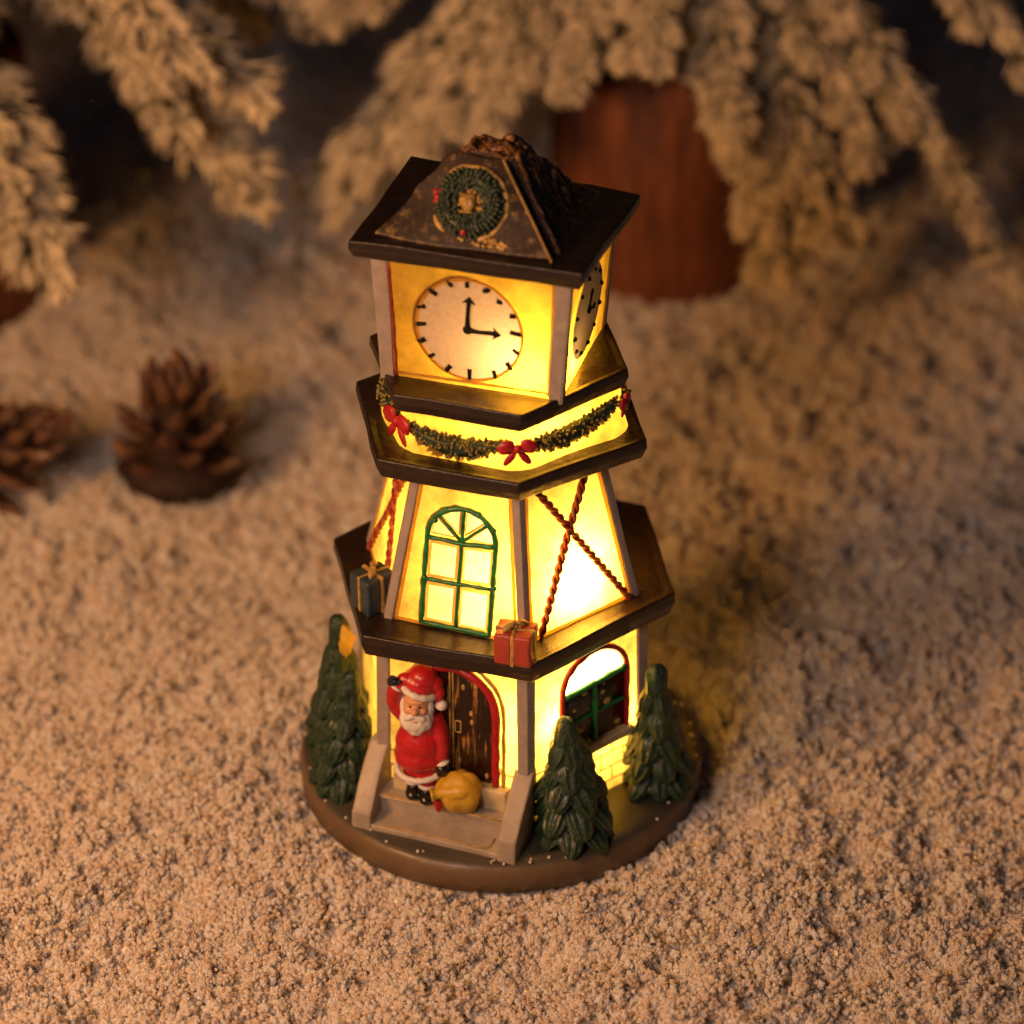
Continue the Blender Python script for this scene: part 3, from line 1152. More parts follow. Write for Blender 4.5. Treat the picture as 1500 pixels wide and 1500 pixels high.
def wreath():
    mb = MB()
    cu, cv = .02, 1.02
    nb = 40
    for i in range(nb):
        a = 2 * math.pi * i / nb
        for k in range(17):
            w = random.uniform(0, 2 * math.pi)
            rr = .21 + random.uniform(-.03, .04)
            R0 = .55 + rr * math.cos(w) * 1.0
            h = .10 + max(-.05, rr * math.sin(w)) * .9
            p = gp(cu + R0 * math.cos(a), cv + R0 * math.sin(a), h)
            d = (GF.u * math.cos(a + 1.2) + GF.v * math.sin(a + 1.2)) * .8 + GN * math.sin(w) + (GF.u * math.cos(a) + GF.v * math.sin(a)) * math.cos(w)
            q = d.normalized().to_track_quat('Z', 'Y').to_matrix()
            mb.ell(p, (.042, .042, .050), q, 6, 4)
    ring = [gp(cu + .55 * math.cos(2 * math.pi * i / 36), cv + .55 * math.sin(2 * math.pi * i / 36), .10) for i in range(36)]
    mb.tube(ring, .19, 10, None, True)
    w = mb.build('wreath', 'wreath', roof)
    tag(w, 'dark green wreath with a gold centre on the roof front')
    g = MB()
    g.ell(gp(cu - .02, cv, .14), (.20, .20, .13), GF.R(), 14, 9, fn=lambda p, th, ph: 1 + .18 * math.sin(ph * 3 + th * 4))
    for i in range(46):
        a = random.uniform(0, 2 * math.pi)
        r = random.uniform(.17, .34)
        g.ell(gp(cu + r * math.cos(a), cv + r * math.sin(a), .08 + random.uniform(0, .05)), (.042, .042, .04), None, 6, 4)
    g.build('wreath_centre', 'gold', roof)
    b = MB()
    for du, dv, h, r in ((-.76, .12, .17, .085), (-.71, .0, .20, .09), (-.66, .14, .2, .07), (-.02, -.70, .20, .085), (-.74, -.07, .16, .07)):
        b.ell(gp(cu + du, cv + dv, h), (r, r, r), None, 12, 8)
    b.build('berries', 'red_line', roof)
    tr = MB()
    ringp = []
    for i in range(60):
        a = RAD(-70 + 205 * i / 59)
        R0 = .84 + .03 * noise.noise((i * .2, 1, 1))
        ringp.append(gp(cu + R0 * math.cos(a), cv + R0 * math.sin(a), .03))
    tr.tube(ringp, [.03 + .045 * abs(noise.noise((i * .17, 4, 2))) + .025 for i in range(60)], 7)
    lp = [gp(cu + .86 * math.cos(RAD(a)), cv + .86 * math.sin(RAD(a)), .02) for a in range(205, 236, 3)]
    tr.tube(lp, [.02 + .05 * math.sin(math.pi * i / (len(lp) - 1)) + .01 for i in range(len(lp))], 7)
    for i in range(16):
        u, v = cu + random.uniform(.35, .95), cv - random.uniform(.74, .92)
        tr.ell(gp(u, v, .04), (random.uniform(.04, .11), random.uniform(.03, .07), .05), GF.R(), 8, 6)
    for i in range(8):
        u, v = cu + random.uniform(-.3, .35), cv - random.uniform(.80, .92)
        tr.ell(gp(u, v, .03), (random.uniform(.03, .05), random.uniform(.03, .05), .03), GF.R(), 8, 6)
    for i in range(30):
        t = i / 29
        tr.ell(gp(2.03 + (.66 - 2.03) * t - .02, GL * t, .05), (.03, .06, .02), GF.R(), 6, 4)
    tr.build('gold_trim', 'gold', roof)


wreath()

# ---- lower storey
LR = (3.75, .88, 3.65, 5.68)
FL, RL, LL = Face(AF, *LR), Face(AR, *LR), Face(AL, *LR)
lun = [(.235 + .95 * math.cos(math.pi * i / 20), 3.46 + .86 * math.sin(math.pi * i / 20)) for i in range(21)]
low = storey('lower_storey', *LR, 'wall_low', {0: lun}, 'stone footed lowest storey with the door and the arched window')
for k in range(6):
    post(low, PH + 60 * k, LR[0], 1.0, LR[2], LR[3], .25, .09)


def door():
    F = FL
    d = MB()
    poly = arch(-1.12, 1.12, 1.28, 3.25, 4.38)
    slab_on(d, F, poly, .0, .10)
    o = d.build('door', 'door', low, bevel=.03)
    tag(o, 'dark plank door with worn gold streaks')
    fr = MB()
    frame_tube(fr, F, [poly[1]] + poly[2:] + [poly[0]], .105, .10, jitter=.02)
    fr.build('door_frame', 'red_line', low)
    tr = MB()
    big = arch(-1.30, 1.30, 1.25, 3.25, 4.58)
    frame_tube(tr, F, [big[1]] + big[2:] + [big[0]], .05, .05, jitter=.02)
    for s in (-.028, .05):
        frame_tube(tr, F, [(s, 1.5), (s - .01, 4.3)], .022, .11, jitter=.01)
    frame_tube(tr, F, [(.10, 2.60), (.24, 2.60), (.24, 2.92), (.10, 2.92)], .018, .115, jitter=.004, closed=True)
    for u, v in ((.5, 3.2), (.52, 2.95), (.62, 4.0), (.2, 1.8), (.9, 1.5), (.3, 3.9)):
        tr.ell(F(u, v, .11), (.05, .09, .02), F.R(), 8, 6)
    tr.build('door_trim', 'gold', low)
    th = MB()
    slab_on(th, F, [(-1.45, .5), (1.45, .5), (1.45, 1.26), (-1.45, 1.26)], .0, .30)
    th.build('threshold', 'cream', low, bevel=.06, cuts=3, wobble=.05, wscale=2)


door()


def low_window():
    F = RL
    c = .235
    red = MB()
    out = arch(c - 1.03, c + 1.03, 1.78, 3.42, 4.40)
    frame_tube(red, F, [out[1]] + out[2:] + [out[0]], .075, .05, jitter=.02)
    red.build('window_frame', 'red_line', low)
    l = MB()
    l.add([F(u, v, .0) for u, v in lun], [tuple(range(len(lun)))])
    l.build('lunette', 'pane_white', low, smooth=False)
    p = MB()
    slab_on(p, F, [(c - .98, 1.80), (c + .98, 1.80), (c + .98, 3.44), (c - .98, 3.44)], -.01, .03)
    p.build('window_pane', 'glass_dark', low, cuts=2, wobble=.02)
    g = MB()
    frame_tube(g, F, [(c - .95, 3.40), (c + .95, 3.50)], .075, .06)
    frame_tube(g, F, [(c, 3.4), (c, 1.75)], .07, .06)
    frame_tube(g, F, [(c - .95, 2.58), (c + .95, 2.62)], .05, .05)
    g.build('window_bars', 'green_line', low)
    gd = MB()
    for u, v, r in ((-.3, .72, .1), (.28, .5, .08), (.42, .18, .13), (-.62, .35, .06), (-.4, -.3, .1), (.3, .75, .05), (.75, -.55, .1)):
        gd.ell(F(c + u, 2.55 + v, .035), (r, r * .8, .03), F.R(), 8, 6)
    gd.build('gold_flecks', 'gold', low)
    s = MB()
    slab_on(s, F, [(c - 1.15, 1.55), (c + 1.15, 1.55), (c + 1.15, 1.80), (c - 1.15, 1.80)], -.01, .22)
    s.build('window_sill', 'cream', low, bevel=.05, cuts=2, wobble=.03)


low_window()


# ---- staircase on the door side
sn, su = pol(AF, 1, 0), pol(AF + 90, 1, 0)


def st(u, nn, z):
    return su * u + sn * nn + Vector((0, 0, z))


stairs = MB()
stairs.prism([st(-1.7, 2.9, .85), st(1.65, 2.9, .85), st(1.65, 3.82, .85), st(-1.7, 3.82, .85)],
             [st(-1.7, 2.9, 1.58), st(1.65, 2.9, 1.58), st(1.65, 3.82, 1.58), st(-1.7, 3.82, 1.58)])
stairs = stairs.build('staircase', 'stone', tower, bevel=.04, cuts=3, wobble=.03)
tag(stairs, 'grey two step staircase leading up to the door')
sp = MB()
sp.prism([st(-1.7, 3.70, .85), st(1.65, 3.70, .85), st(1.65, 4.44, .85), st(-1.7, 4.44, .85)],
         [st(-1.7, 3.70, 1.10), st(1.65, 3.70, 1.10), st(1.65, 4.44, 1.04), st(-1.7, 4.44, 1.04)])
sp.build('step', 'stone', stairs, bevel=.03, cuts=3, wobble=.03)
lip = MB()
lip.prism([st(-1.66, 3.78, 1.50), st(1.6, 3.78, 1.50), st(1.6, 3.92, 1.50), st(-1.66, 3.92, 1.50)],
          [st(-1.66, 3.78, 1.605), st(1.6, 3.78, 1.605), st(1.6, 3.90, 1.605), st(-1.66, 3.90, 1.605)])
lip.build('step_lip', 'stone', stairs, bevel=.025, cuts=2, wobble=.02)
ln = MB()
ln.tube([st(-1.6, 3.90, 1.60), st(-.6, 3.91, 1.605), st(.6, 3.90, 1.605), st(1.55, 3.91, 1.60)], .022, 6)
ln.tube([st(-1.25, 4.36, 1.05), st(.3, 4.36, 1.055), st(1.28, 4.34, 1.055), st(1.34, 4.2, 1.065), st(1.33, 3.95, 1.08)], .02, 6)
ln.build('gold_line', 'gold', stairs)
for u0, u1, zf in ((-2.16, -1.66, 1.34), (1.56, 2.03, 1.52)):
    mb = MB()
    side = [(3.0, .85), (4.47, .85), (4.47, zf), (4.36, zf + .1), (3.25, 2.66), (3.0, 2.70)]
    mb.prism([st(u0, a, z) for a, z in side], [st(u1, a, z) for a, z in side])
    mb.build('side_wall', 'stone', stairs, bevel=.05, seg=2, cuts=2, wobble=.05, wscale=.9)


# ---- little fir trees cast onto the base
def fir(b, apex, r0, seed, label):
    rnd = random.Random(seed)
    mb = MB()
    b, apex = Vector(b), Vector(apex)
    ax = apex - b
    H = ax.length
    axn = ax.normalized()
    mb.tube([b - axn * .05, b + ax * .4, b + ax * .9], [r0 * .62, r0 * .42, .10], 12)
    tiers = ((.20, 1.0, 8), (.36, .93, 7), (.52, .82, 6), (.68, .66, 6), (.82, .49, 5), (.96, .31, 4))     # where the lobes hang from, reach, count
    for k, (t, rr, nl) in enumerate(tiers):
        R = r0 * rr
        cc = b + axn * (H * (t - .09))
        mb.ell(cc, (R * .60, R * .60, H * .15), axn.to_track_quat('Z', 'Y').to_matrix(), 20, 10, fn=lambda p, th, ph: (1 + .06 * math.cos(9 * ph)) * (1 - .35 * p.z))
        for i in range(nl):
            a = 2 * math.pi * (i + .5 * (k % 2) + rnd.uniform(-.15, .15)) / nl
            out = Vector((math.cos(a), math.sin(a), 0))
            drop = H * .165 * rnd.uniform(.85, 1.12)
            top = b + axn * (H * t) + out * R * .34
            tip = b + axn * (H * t - drop) + out * R * rnd.uniform(1.0, 1.26)
            d = (tip - top).normalized()
            ln = (tip - top).length
            side = axn.cross(out).normalized()
            yy = d.cross(side).normalized()
            Rm = Matrix((side, yy, d)).transposed()
            wd = max(.19, R * math.pi / nl * 1.55)
            sd = rnd.uniform(0, 6)

            def fn(p, th, ph, sd=sd):
                return (1 + .16 * math.cos(8 * ph + sd)) * (1.0 + .30 * p.z)
            mb.ell(top + d * ln * .48, (wd * .70, wd * .46, ln * .62), Rm, 24, 12, fn=fn)
    mb.ell(apex - axn * .34, (.26, .26, .42), axn.to_track_quat('Z', 'Y').to_matrix(), 16, 10, fn=lambda p, th, ph: (1 + .06 * math.cos(5 * ph)) * (1 - .35 * p.z))
    o = mb.build('fir_tree', 'fir', tower, wobble=.05, wscale=2.2, remesh=.032)
    tag(o, label)
    return o


fir((1.74, -3.70, .92), (1.52, -3.60, 4.28), .70, 3, 'small dark green fir at the right corner of the stairs')
fir((3.84, -1.82, .92), (3.72, -1.80, 4.55), .64, 5, 'small dark green fir below the right end of the arched window')
fir((-3.86, -1.80, .92), (-3.55, -1.85, 4.40), .60, 8, 'small dark green fir left of the stairs, in front of another')
fir((-4.05, -.25, .92), (-3.90, -.30, 4.95), .60, 9, 'small dark green fir left of the tower, behind another')
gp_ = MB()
gp_.ell((-3.74, -.62, 4.35), (.17, .16, .40), None, 12, 9, fn=lambda p, th, ph: 1 + .15 * math.sin(ph * 3 + p.z * 5) + .45 * noise.noise(p * 2.2))  # lump added in ochre to imitate the wall's light on the fir
tag(gp_.build('fir_glow_lump', 'sack', tower, wobble=.05, wscale=3), 'ochre lump standing for the glow on the top of the left fir')


# ---- gifts on the lowest deck
def gift(c, s, yaw, mat, label, bowdir=0):
    mb = MB()
    R = Matrix.Rotation(RAD(yaw), 3, 'Z')
    c = Vector(c)
    # four rounded quarters bulging between the ribbons
    for i in (-1, 1):
        for j in (-1, 1):
            mb.box(c + R @ Vector((i * s[0] * .255, j * s[1] * .255, s[2] / 2)), (s[0] * .47, s[1] * .47, s[2]), R)
    mb.box(c + R @ Vector((0, 0, s[2] * .48)), (s[0] * .9, s[1] * .9, s[2] * .92), R)
    g = mb.build('gift_box', mat, tower, bevel=.07, seg=3, cuts=1, wobble=.05, wscale=1.6)
    tag(g, label)
    rb = MB()
    w = .09
    rb.box(c + R @ Vector((0, 0, s[2] * .5)), (s[0] * 1.01, w, s[2] * 1.02), R)
    rb.box(c + R @ Vector((0, 0, s[2] * .5)), (w, s[1] * 1.01, s[2] * 1.02), R)
    for sg in (-1, 1):
        q = R @ Matrix.Rotation(RAD(45), 3, 'Z') @ Matrix.Rotation(RAD(sg * 28), 3, 'Y')
        rb.ell(c + R @ Vector((sg * .13, sg * .13, s[2] + .10)), (.20, .09, .08), q, 10, 7)
    rb.ell(c + Vector((0, 0, s[2] + .07)), (.08, .08, .08), None, 10, 7)
    rb.build('ribbon', 'gold', g, bevel=.02, wobble=.03, wscale=2)


gift((.36, -3.86, 6.10), (.92, .78, .80), -14, 'gift_red', 'brick red gift with gold ribbon at the front corner of the lowest deck')
gift((-2.98, -1.72, 6.10), (.86, .74, .95), 38, 'gift_blue', 'slate blue gift with gold ribbon on the lowest deck')


# ---- the figure at the door
def figure():
    org = st(-.72, 3.50, 1.58)
    K = 1.05
    ya = RAD(-97)                                   # the way it faces
    fw = Vector((math.cos(ya), math.sin(ya), 0))
    rt_ = Vector((-fw.y, fw.x, 0))                  # towards the right of the picture
    R = Matrix((rt_, -fw, Vector((0, 0, 1)))).transposed()

    def w(x, f, z):
        return org + (rt_ * x * .83 + fw * f + Vector((0, 0, z))) * K

    def E(mb, x, f, z, r, rot=None, fn=None):
        q = R @ rot if rot else R
        mb.ell(w(x, f, z), (K * r[0] * .93, K * r[1], K * r[2]), q, 20, 14, fn=fn)

    ry = lambda a: Matrix.Rotation(RAD(a), 3, 'Y')
    rx = lambda a: Matrix.Rotation(RAD(a), 3, 'X')
    head = MB()
    E(head, -.06, .08, 2.62, (.36, .34, .38))
    E(head, -.06, .43, 2.58, (.11, .13, .10))        # nose
    for s in (-1, 1):
        E(head, -.06 + s * .18, .34, 2.54, (.13, .10, .10))
    E(head, -.06, .34, 2.78, (.22, .08, .06))
    fig = head.build('bearded_figure', 'skin', tower, remesh=.022)
    tag(fig, 'white bearded man in a red coat and hat, one arm raised to his hat')
    ey = MB()
    for s in (-1, 1):
        E(ey, -.06 + s * .13, .405, 2.685, (.032, .022, .032))
    ey.build('eyes', 'black', fig)
    coat = MB()
    E(coat, .02, .02, 1.45, (.64, .50, .62))
    E(coat, .02, .05, 1.15, (.68, .52, .40), fn=lambda p, th, ph: 1 + .04 * math.sin(ph * 7))
    E(coat, .02, .0, 1.95, (.52, .40, .50))
    E(coat, .0, .0, 2.25, (.40, .32, .30))
    # raised arm on the picture's left: shoulder, elbow, hand at the hat
    coat.tube([w(-.34, .0, 2.12), w(-.56, .04, 2.36), w(-.68, .08, 2.62), w(-.66, .12, 2.86), w(-.52, .15, 3.08), w(-.38, .16, 3.2)], [.22, .22, .20, .19, .17, .14], 14)
    # lowered arm on the right
    coat.tube([w(.36, .0, 2.2), w(.52, .08, 1.9), w(.60, .16, 1.55), w(.62, .26, 1.22)], [.24, .23, .21, .18], 14)
    for z in (1.25, 1.6, 1.9):
        E(coat, -.08, .47 - abs(z - 1.5) * .14, z, (.05, .04, .05))
    c_ = coat.build('coat', 'coat', fig, remesh=.028)
    legs = MB()
    for x, f in ((-.20, .02), (.22, .18)):
        legs.tube([w(x, f - .05, 1.0), w(x, f, .62), w(x, f + .02, .42)], [.30, .27, .22], 14)
    legs.build('trousers', 'coat', fig, remesh=.028)
    fur = MB()
    ring = []
    for i in range(40):
        a = 2 * math.pi * i / 40
        ring.append(w(.02 + .67 * math.cos(a), .05 + .52 * math.sin(a), .86 - .10 * math.sin(a) + .03 * math.cos(a)))
    fur.tube(ring, [.075 + .012 * math.sin(i * 2.7) for i in range(40)], 8, None, True)
    for x, f in ((-.20, .03), (.20, .18)):
        rr = [w(x + .21 * math.cos(2 * math.pi * i / 20), f + .21 * math.sin(2 * math.pi * i / 20), .44) for i in range(20)]
        fur.tube(rr, .065, 8, None, True)
    E(fur, .63, .29, 1.14, (.19, .17, .065), ry(-12))
    E(fur, -.58, .18, 3.06, (.19, .15, .07), ry(32))
    fur.build('fur_trim', 'fur', fig)
    be = MB()
    E(be, -.06, .24, 2.24, (.42, .25, .34), rx(-12), fn=lambda p, th, ph: 1 + .05 * math.sin(ph * 9 + p.z * 4))
    E(be, -.06, .28, 2.02, (.22, .18, .20))
    for s in (-1, 1):
        E(be, -.06 + s * .34, .10, 2.50, (.13, .18, .30))
        E(be, -.06 + s * .14, .43, 2.42, (.17, .08, .07), ry(s * 24))
    be.build('beard', 'fur', fig, remesh=.024)
    mo = MB()
    E(mo, -.06, .48, 2.33, (.07, .03, .025))
    mo.build('mouth', 'skin', fig)
    hat = MB()
    E(hat, .02, -.02, 3.08, (.46, .42, .36))
    E(hat, .10, -.02, 3.24, (.38, .36, .30))
    E(hat, .40, .04, 3.08, (.22, .2, .24), ry(30))
    E(hat, .55, .10, 2.86, (.14, .14, .22), ry(10))
    E(hat, -.34, .10, 3.18, (.24, .18, .20))
    hat.build('hat', 'coat', fig, remesh=.026)
    br = MB()
    ring = []
    for i in range(36):
        a = 2 * math.pi * i / 36
        ring.append(w(.0 + .46 * math.cos(a), .02 + .42 * math.sin(a), 2.97 + .02 * math.sin(a) - .13 * math.cos(a)))
    br.tube(ring, [.085 + .012 * math.sin(i * 2.1) for i in range(36)], 8, None, True)
    E(br, .62, .16, 2.62, (.15, .13, .13))
    br.build('hat_brim', 'fur', fig)
    mt = MB()
    E(mt, -.66, .22, 3.22, (.17, .12, .11), ry(-25))          # palm
    for i, (dx, dz, l) in enumerate(((-.16, .02, .11), (-.13, .09, .12), (-.06, .14, .12), (.02, .15, .10))):
        E(mt, -.66 + dx * .6, .26, 3.22 + dz * .8, (.045, .05, l * .7), ry(-50 + 25 * i))
    E(mt, -.52, .28, 3.22, (.05, .05, .10), ry(50))
    mt.build('mitten', 'black', fig, remesh=.02)
    mt = MB()
    E(mt, .64, .36, .99, (.14, .13, .13))
    for i in range(4):
        E(mt, .55 + .06 * i, .44, .91, (.042, .05, .09))
    E(mt, .74, .40, .98, (.05, .06, .09), ry(-25))
    mt.build('mitten', 'black', fig, remesh=.02)
    bo = MB()
    for x, f in ((-.20, .05), (.20, .20)):
        bo.tube([w(x, f - .02, .46), w(x, f, .2)], [.17, .18], 12)
        E(bo, x, f + .10, .14, (.20, .29, .17))
    bo.build('boots', 'black', fig, remesh=.026)
    return w


figure()


def sack():
    c = st(.36, 3.74, 2.08)
    mb = MB()
    mb.ell(c, (.56, .50, .55), None, 40, 26,
           fn=lambda p, th, ph: 1 + .07 * math.sin(ph * 5 + 1.5 * p.z) * math.sin(th) + .10 * noise.noise(p * 1.6) - (.12 if p.z < -.8 else 0))
    # gathered neck pointing to the left of the picture
    mb.tube([c + Vector((-.18, -.24, .16)), c + Vector((-.40, -.30, .19)), c + Vector((-.56, -.34, .17)), c + Vector((-.68, -.36, .15))],
            [.26, .15, .12, .20], 16)
    mb.ell(c + Vector((.02, -.30, .22)), (.26, .20, .20), None, 16, 10)
    o = mb.build('sack', 'sack', tower, remesh=.03)
    tag(o, 'bulging ochre sack at the feet of the red coated figure')
    rd = MB()
    rd.ell(c + Vector((-.50, -.20, -.22)), (.11, .10, .24), None, 12, 8)
    rd.build('tie_end', 'coat', o)


sack()


# ================================================================ PINECONES
def pinecone(name, base_pt, axis, H, R, seed, label):
    rnd = random.Random(seed)
    root = empty(name, base_pt)
    ax = Vector(axis).normalized()
    q = ax.to_track_quat('Z', 'Y').to_matrix()
    core = MB()
    core.tube([q @ Vector((0, 0, H * t)) for t in (.0, .2, .5, .8, .92)], [R * .5, R * .5, R * .36, R * .2, R * .08], 12)
    core.ell(q @ Vector((0, 0, H * .17)), (R * .84, R * .84, H * .17), q, 28, 12, fn=lambda p, th, ph: 1 + .09 * math.sin(13 * ph))
    core.build('core', 'cone_core', root)
    mb = MB()
    N = 40
    for i in range(N):
        t = (i / (N - 1))
        a = i * 2.39996 + rnd.uniform(-.12, .12)
        Ln = R * (1.06 - .40 * t ** 1.6) * rnd.uniform(.85, 1.12)
        el = RAD(4 + 76 * t ** 1.25 + rnd.uniform(-8, 8))
        out = Vector((math.cos(a), math.sin(a), 0))
        d = out * math.cos(el) + Vector((0, 0, 1)) * math.sin(el)
        sd = Vector((-math.sin(a), math.cos(a), 0))
        up = d.cross(sd)
        if up.z < 0:
            up = -up
        if t > .75:
            up = -out * math.sin(el) + Vector((0, 0, 1)) * math.cos(el)
        o = Vector((0, 0, H * (.20 + .52 * t)))
        wd = R * .21 * (1 - .45 * t)
        pts = []
        for s, ww, th, hh in ((.05, .35, .05, 0), (.45, .70, .05, .00), (.74, 1.0, .10, .03), (.90, .62, .10, .10), (1.04, .10, .03, .17)):
            c = o + d * Ln * s + up * hh * R
            W, T = wd * ww, R * th
            pts.append([c - sd * W, c - sd * W * .5 - up * T, c + sd * W * .5 - up * T, c + sd * W, c + sd * W * .5 + up * T * .8, c - sd * W * .5 + up * T * .8])
        vs = [q @ p for ring in pts for p in ring]
        fs = [(0, 1, 2, 3, 4, 5), tuple(range(24, 30))[::-1]]
        for r in range(4):
            for k in range(6):
                fs.append((r * 6 + k, r * 6 + (k + 1) % 6, r * 6 + 6 + (k + 1) % 6, r * 6 + 6 + k))
        mb.add(vs, fs)
    sc = mb.build('scales', 'cone', root, bevel=.03, seg=2)
    return tag(root, label, 'pinecone')


pinecone('pinecone', (-9.6, 14.0, -.1), (.06, -.05, 1), 4.5, 2.0, 4, 'open brown pinecone standing upright on the snow')
pinecone('pinecone', (-16.5, 12.4, 1.3), (1, .05, .38), 4.7, 1.8, 6, 'reddish brown pinecone lying on its side, cut by the photo edge')


# ================================================================ FLOCKED TREES
def tip_needles(rnd, a, b, r, acc, dens=95):
    """short needles all round one twig from a to b"""
    ax = b - a
    Ln = ax.length
    d = ax.normalized()
    e1 = d.orthogonal().normalized()
    e2 = d.cross(e1)
    n = max(20, int(dens * 1.5 * Ln))
    V, F, MI = acc
    # packed flock along the twig
    ns = 9
    rows = max(3, int(Ln / .45))
    o = len(V)
    for j in range(rows + 1):
        t = j / rows
        for i in range(ns):
            w = 2 * math.pi * i / ns
            c = a + ax * t
            rr = r * .40 * (.25 + .75 * math.sin(math.pi * min(1, .22 + .70 * t))) * (1 + .5 * noise.noise((c.x * 1.7 + w, c.y * 1.7, c.z * 1.7 + w * .6)))
            V.append(c + (e1 * math.cos(w) + e2 * math.sin(w)) * rr)
    for j in range(rows):
        for i in range(ns):
            F.append((o + j * ns + i, o + j * ns + (i + 1) % ns, o + (j + 1) * ns + (i + 1) % ns, o + (j + 1) * ns + i))
            MI.append(0 if j > rows * .35 else 1)
    for i in range(n):
        t = rnd.random() ** .85
        w = rnd.uniform(0, 6.2832)
        rad = e1 * math.cos(w) + e2 * math.sin(w)
        p = a + ax * t + rad * .05
        k = .55 + .45 * math.sin(math.pi * min(1, .25 + t * .8))
        ln = r * k * rnd.uniform(.9, 1.6)
        nd = (rad * .62 + d * rnd.uniform(.55, 1.35)).normalized()
        q = p + nd * ln
        s = nd.cross(rad)
        if s.length < 1e-4:
            s = e1.copy()
        s = s.normalized() * rnd.uniform(.045, .08)
        m = p + nd * ln * .6
        o = len(V)
        up = nd.cross(s).normalized() * .06
        V.extend([p - s * .5, p + s * .5, m + s + up * .3, m - s + up * .3, m - up, q])
        MI.extend([1 if rnd.random() > t * 1.9 + .12 else 0] * 7)
        F.extend([(o, o + 1, o + 2, o + 3), (o, o + 4, o + 1), (o + 1, o + 4, o + 2), (o, o + 3, o + 4), (o + 3, o + 2, o + 5), (o + 2, o + 4, o + 5), (o + 4, o + 3, o + 5)])


def bough(a, b, seed, spread=3.0, r=.68, ntw=8, sag=1.2, org=None, tipdown=.35):
    """one bough from the trunk point a to the end b: a bent stem with side twigs; returns (needle MB, stem MB)"""
    rnd = random.Random(seed)
    a, b = Vector(a), Vector(b)
    acc = ([], [], [])
    stem = MB()
    P = []
    for i in range(13):
        t = i / 12
        p = a.lerp(b, t) + Vector((0, 0, sag * math.sin(math.pi * t) * (1 - .3 * t)))
        P.append(p)
    stem.tube(P, [.22 - .014 * i for i in range(13)], 7)

    def at(t):
        k = min(11, int(t * 12))
        return P[k].lerp(P[k + 1], t * 12 - k)
    d = (b - a).normalized()
    side = d.cross(Vector((0, 0, 1))).normalized()
    tip_needles(rnd, at(.62), P[-1] + d * .6, r, acc)
    tip_needles(rnd, at(.3), at(.65), r * .9, acc, 70)
    for i in range(ntw):
        t = .22 + .70 * i / (ntw - 1)
        for s in (-1, 1):
            p = at(min(.97, t + rnd.uniform(-.03, .03)))
            ln = spread * (1.05 - .45 * t) * rnd.uniform(.75, 1.15)
            dr = (d * rnd.uniform(.85, 1.15) + side * s * rnd.uniform(.42, .75) + Vector((0, 0, -tipdown * rnd.uniform(.5, 1.5)))).normalized()
            e = p + dr * ln
            stem.tube([p, p.lerp(e, .5), e], [.08, .07, .05], 5)
            tip_needles(rnd, p.lerp(e, .12), e, r * rnd.uniform(.85, 1.1), acc)
    nb = MB()
    nb.add(acc[0], acc[1])
    nb.mats = ['needle', 'needle_green']
    nb.mi = acc[2]
    return nb, stem


def flocked_tree(name, base_xy, rb, hb, label, boughs, trunk_h, extra, seed):
    bx, by = base_xy
    z0 = ground_h(bx, by) - .3
    root = empty(name, (bx, by, z0))
    O = Vector((bx, by, z0))
    st_ = MB()
    n = 40
    prof = [(0, 0), (rb * .99, 0), (rb, .5), (rb * .985, hb * .5), (rb * .97, hb - .4), (rb * .92, hb), (rb * .3, hb + .05), (0, hb + .05)]
    vs = []
    for r, z in prof:
        for i in range(n):
            a = 2 * math.pi * i / n
            w = 1 + .03 * noise.noise((math.cos(a) * 1.5, math.sin(a) * 1.5, z * .1 + seed))
            vs.append((r * w * math.cos(a), r * w * math.sin(a), z))
    fs = [(j * n + i, j * n + (i + 1) % n, (j + 1) * n + (i + 1) % n, (j + 1) * n + i) for j in range(len(prof) - 1) for i in range(n)]
    st_.add(vs, fs)
    st_.build('wooden_base', 'wood', root, weld=True)
    tr = MB()
    tr.tube([(0, 0, hb * .8), (.1, .05, trunk_h * .6), (0, 0, trunk_h)], [.8, .6, .2], 12)
    tr.build('trunk', 'twig', root)
    for i, (a, b, kw) in enumerate(boughs):
        nb, sm = bough(Vector(a) - O, Vector(b) - O, seed * 100 + i, **kw)
        o = nb.build('branch', 'needle', root, smooth=False)
        sm.build('stem', 'twig', o)
        first = o if i == 0 else first
    # the unseen rest of the crown: turned copies of a bough, some added to shade the snow
    rnd = random.Random(seed)
    nb, sm = bough((0, 0, 0), (0, -11.5, -5.0), seed * 7 + 3, ntw=9)
    proto = nb.build('branch', 'needle', root, smooth=False)
    psm = sm.build('stem', 'twig', proto)
    for i, (az, z, s) in enumerate(extra):
        if i == 0:
            o = proto
        else:
            o = proto.copy()
            COL.objects.link(o)
            o.parent = root
            c = psm.copy()
            COL.objects.link(c)
            c.parent = o
        o.location = Vector((0, 0, z)) * U
        o.rotation_euler = (0, 0, RAD(az + 90))
        o.scale = (s, s, s)
    return tag(root, label, 'tree', 'snow flocked trees behind the tower')


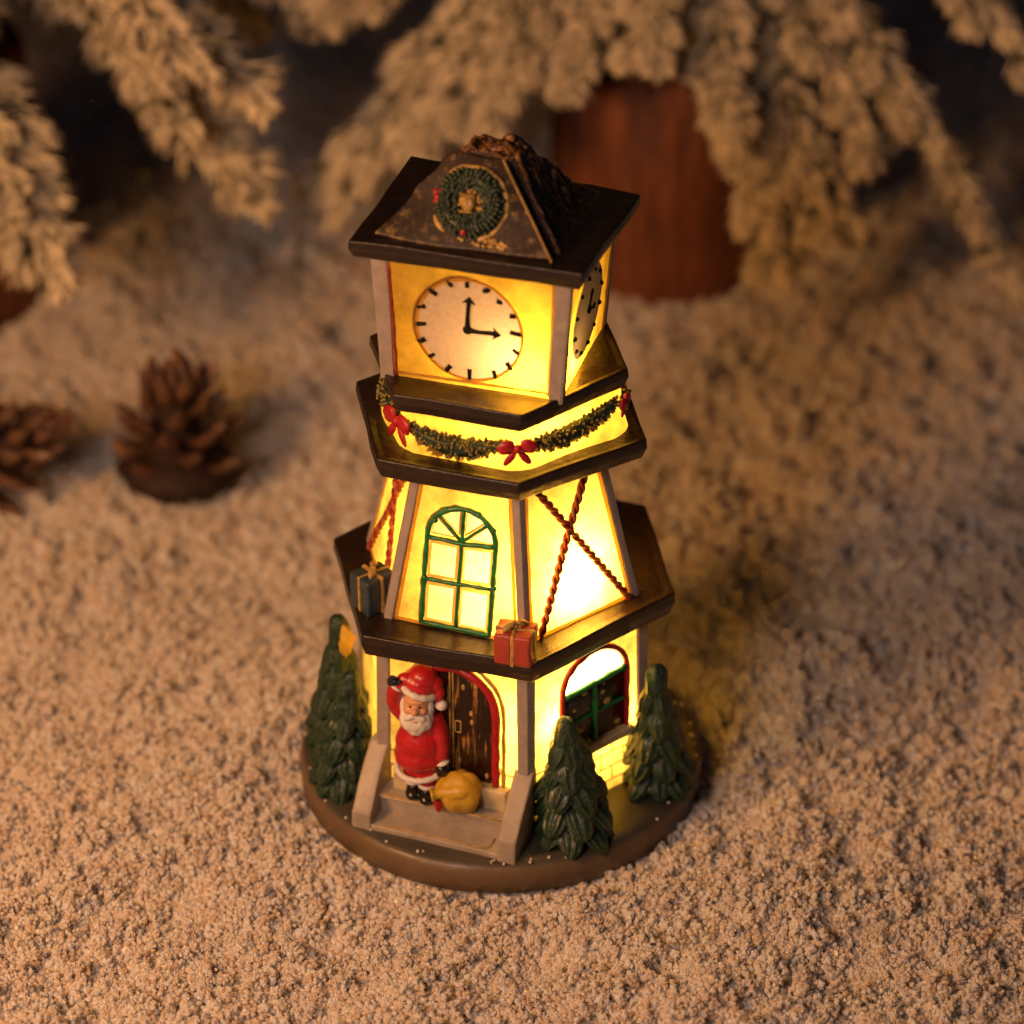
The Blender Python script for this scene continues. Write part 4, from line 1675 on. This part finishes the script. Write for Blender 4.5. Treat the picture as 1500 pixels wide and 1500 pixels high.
RT = (5.2, 28.2)
flocked_tree('flocked_tree', RT, 3.7, 8.4, 'snow flocked tree on a reddish wooden base behind the clock tower',
             [((4.6, 28.0, 15.5), (-5.2, 22.5, 5.6), dict(spread=3.6, ntw=8)),
              ((4.8, 28.0, 15.5), (-.6, 21.5, 8.2), dict(spread=2.6)),
              ((5.2, 28.0, 15.5), (8.4, 21.0, 3.6), dict(spread=3.0, ntw=8)),
              ((5.2, 28.2, 16.0), (11.2, 23.0, 6.6), dict(spread=2.4)),
              ((4.9, 28.0, 16.0), (4.3, 21.5, 10.6), dict(spread=2.2)),
              ((5.5, 28.6, 17.0), (16.2, 24.0, 1.6), dict(spread=1.5, r=.72, ntw=7)),
              ((4.6, 28.4, 16.5), (-4.0, 24.5, 11.2), dict(spread=2.6)),
              ((5.6, 29.0, 17.0), (16.0, 22.5, 9.6), dict(spread=2.0)),
              ((4.8, 28.0, 15.0), (-2.7, 21.5, 7.4), dict(spread=2.6)),
              ((5.2, 28.0, 14.5), (1.8, 22.0, 9.4), dict(spread=2.0)),
              ((5.4, 28.0, 14.5), (6.9, 21.5, 8.0), dict(spread=2.2)),
              ((5.6, 28.0, 14.0), (9.9, 21.8, 4.6), dict(spread=2.8, ntw=8)),
              ((5.6, 28.2, 15.5), (13.0, 23.0, 7.2), dict(spread=2.2))],
             34, [(az, z, s) for az, z, s in ((-125, 21, 1.05), (-105, 20.5, 1), (-75, 21, 1), (-145, 20, 1), (20, 15, 1), (60, 13, 1), (110, 13, 1), (175, 14, 1), (-160, 16, 1), (20, 19, 1), (80, 17, .95), (140, 18, 1), (-140, 21, .9), (-40, 22, .9), (-90, 24, .85), (30, 25, .8), (160, 25, .8), (90, 26, .8), (-20, 29, .6), (-110, 29, .6), (120, 30, .6))], 2)  # leading boughs of the crown list added unseen to darken the ground behind
LT = (-18.5, 26.0)
flocked_tree('flocked_tree', LT, 3.5, 9.5, 'snow flocked tree with its wooden base cut by the left photo edge',
             [((-20.2, 26.0, 17.5), (-12.9, 15.5, 6.4), dict(spread=2.4, r=1.0, ntw=10, tipdown=.2)),
              ((-20.0, 26.0, 19.0), (-7.4, 19.0, 10.2), dict(spread=1.7, ntw=10, r=1.0, tipdown=.1)),
              ((-20.0, 26.0, 17.0), (-7.6, 20.0, 6.6), dict(spread=1.7, ntw=10, r=1.0, tipdown=.1)),
              ((-20.4, 26.0, 17.5), (-15.2, 15.2, 7.0), dict(spread=2.2)),
              ((-19.8, 26.5, 19.0), (-5.8, 25.0, 10.2), dict(spread=1.8)),
              ((-20.0, 26.0, 18.0), (-9.4, 19.0, 9.4), dict(spread=1.8, ntw=10)),
              ((-20.4, 26.0, 16.5), (-14.0, 15.6, 8.6), dict(spread=2.0)),
              ((-20.0, 25.5, 19.5), (-8.8, 18.0, 11.6), dict(spread=2.0, r=.95))],
             34, [(az, z, s) for az, z, s in ((-105, 13.5, 1.1), (-130, 13, 1.1), (-92, 17.5, 1.15), (-112, 17, 1.15), (-140, 17, 1.1), (-80, 20, 1.1), (100, 14, 1.1), (20, 13.5, .95), (150, 14, 1), (-170, 14, 1), (-120, 16, 1), (0, 18, 1.05), (45, 17, 1.1), (60, 18, 1), (130, 18, 1), (-160, 18, 1), (-100, 22, .9), (-50, 23, .95), (-10, 22, .9), (30, 26, .8), (-75, 27, .8), (150, 27, .8))], 3)  # leading boughs here added out of view to block the lamp from the hollow
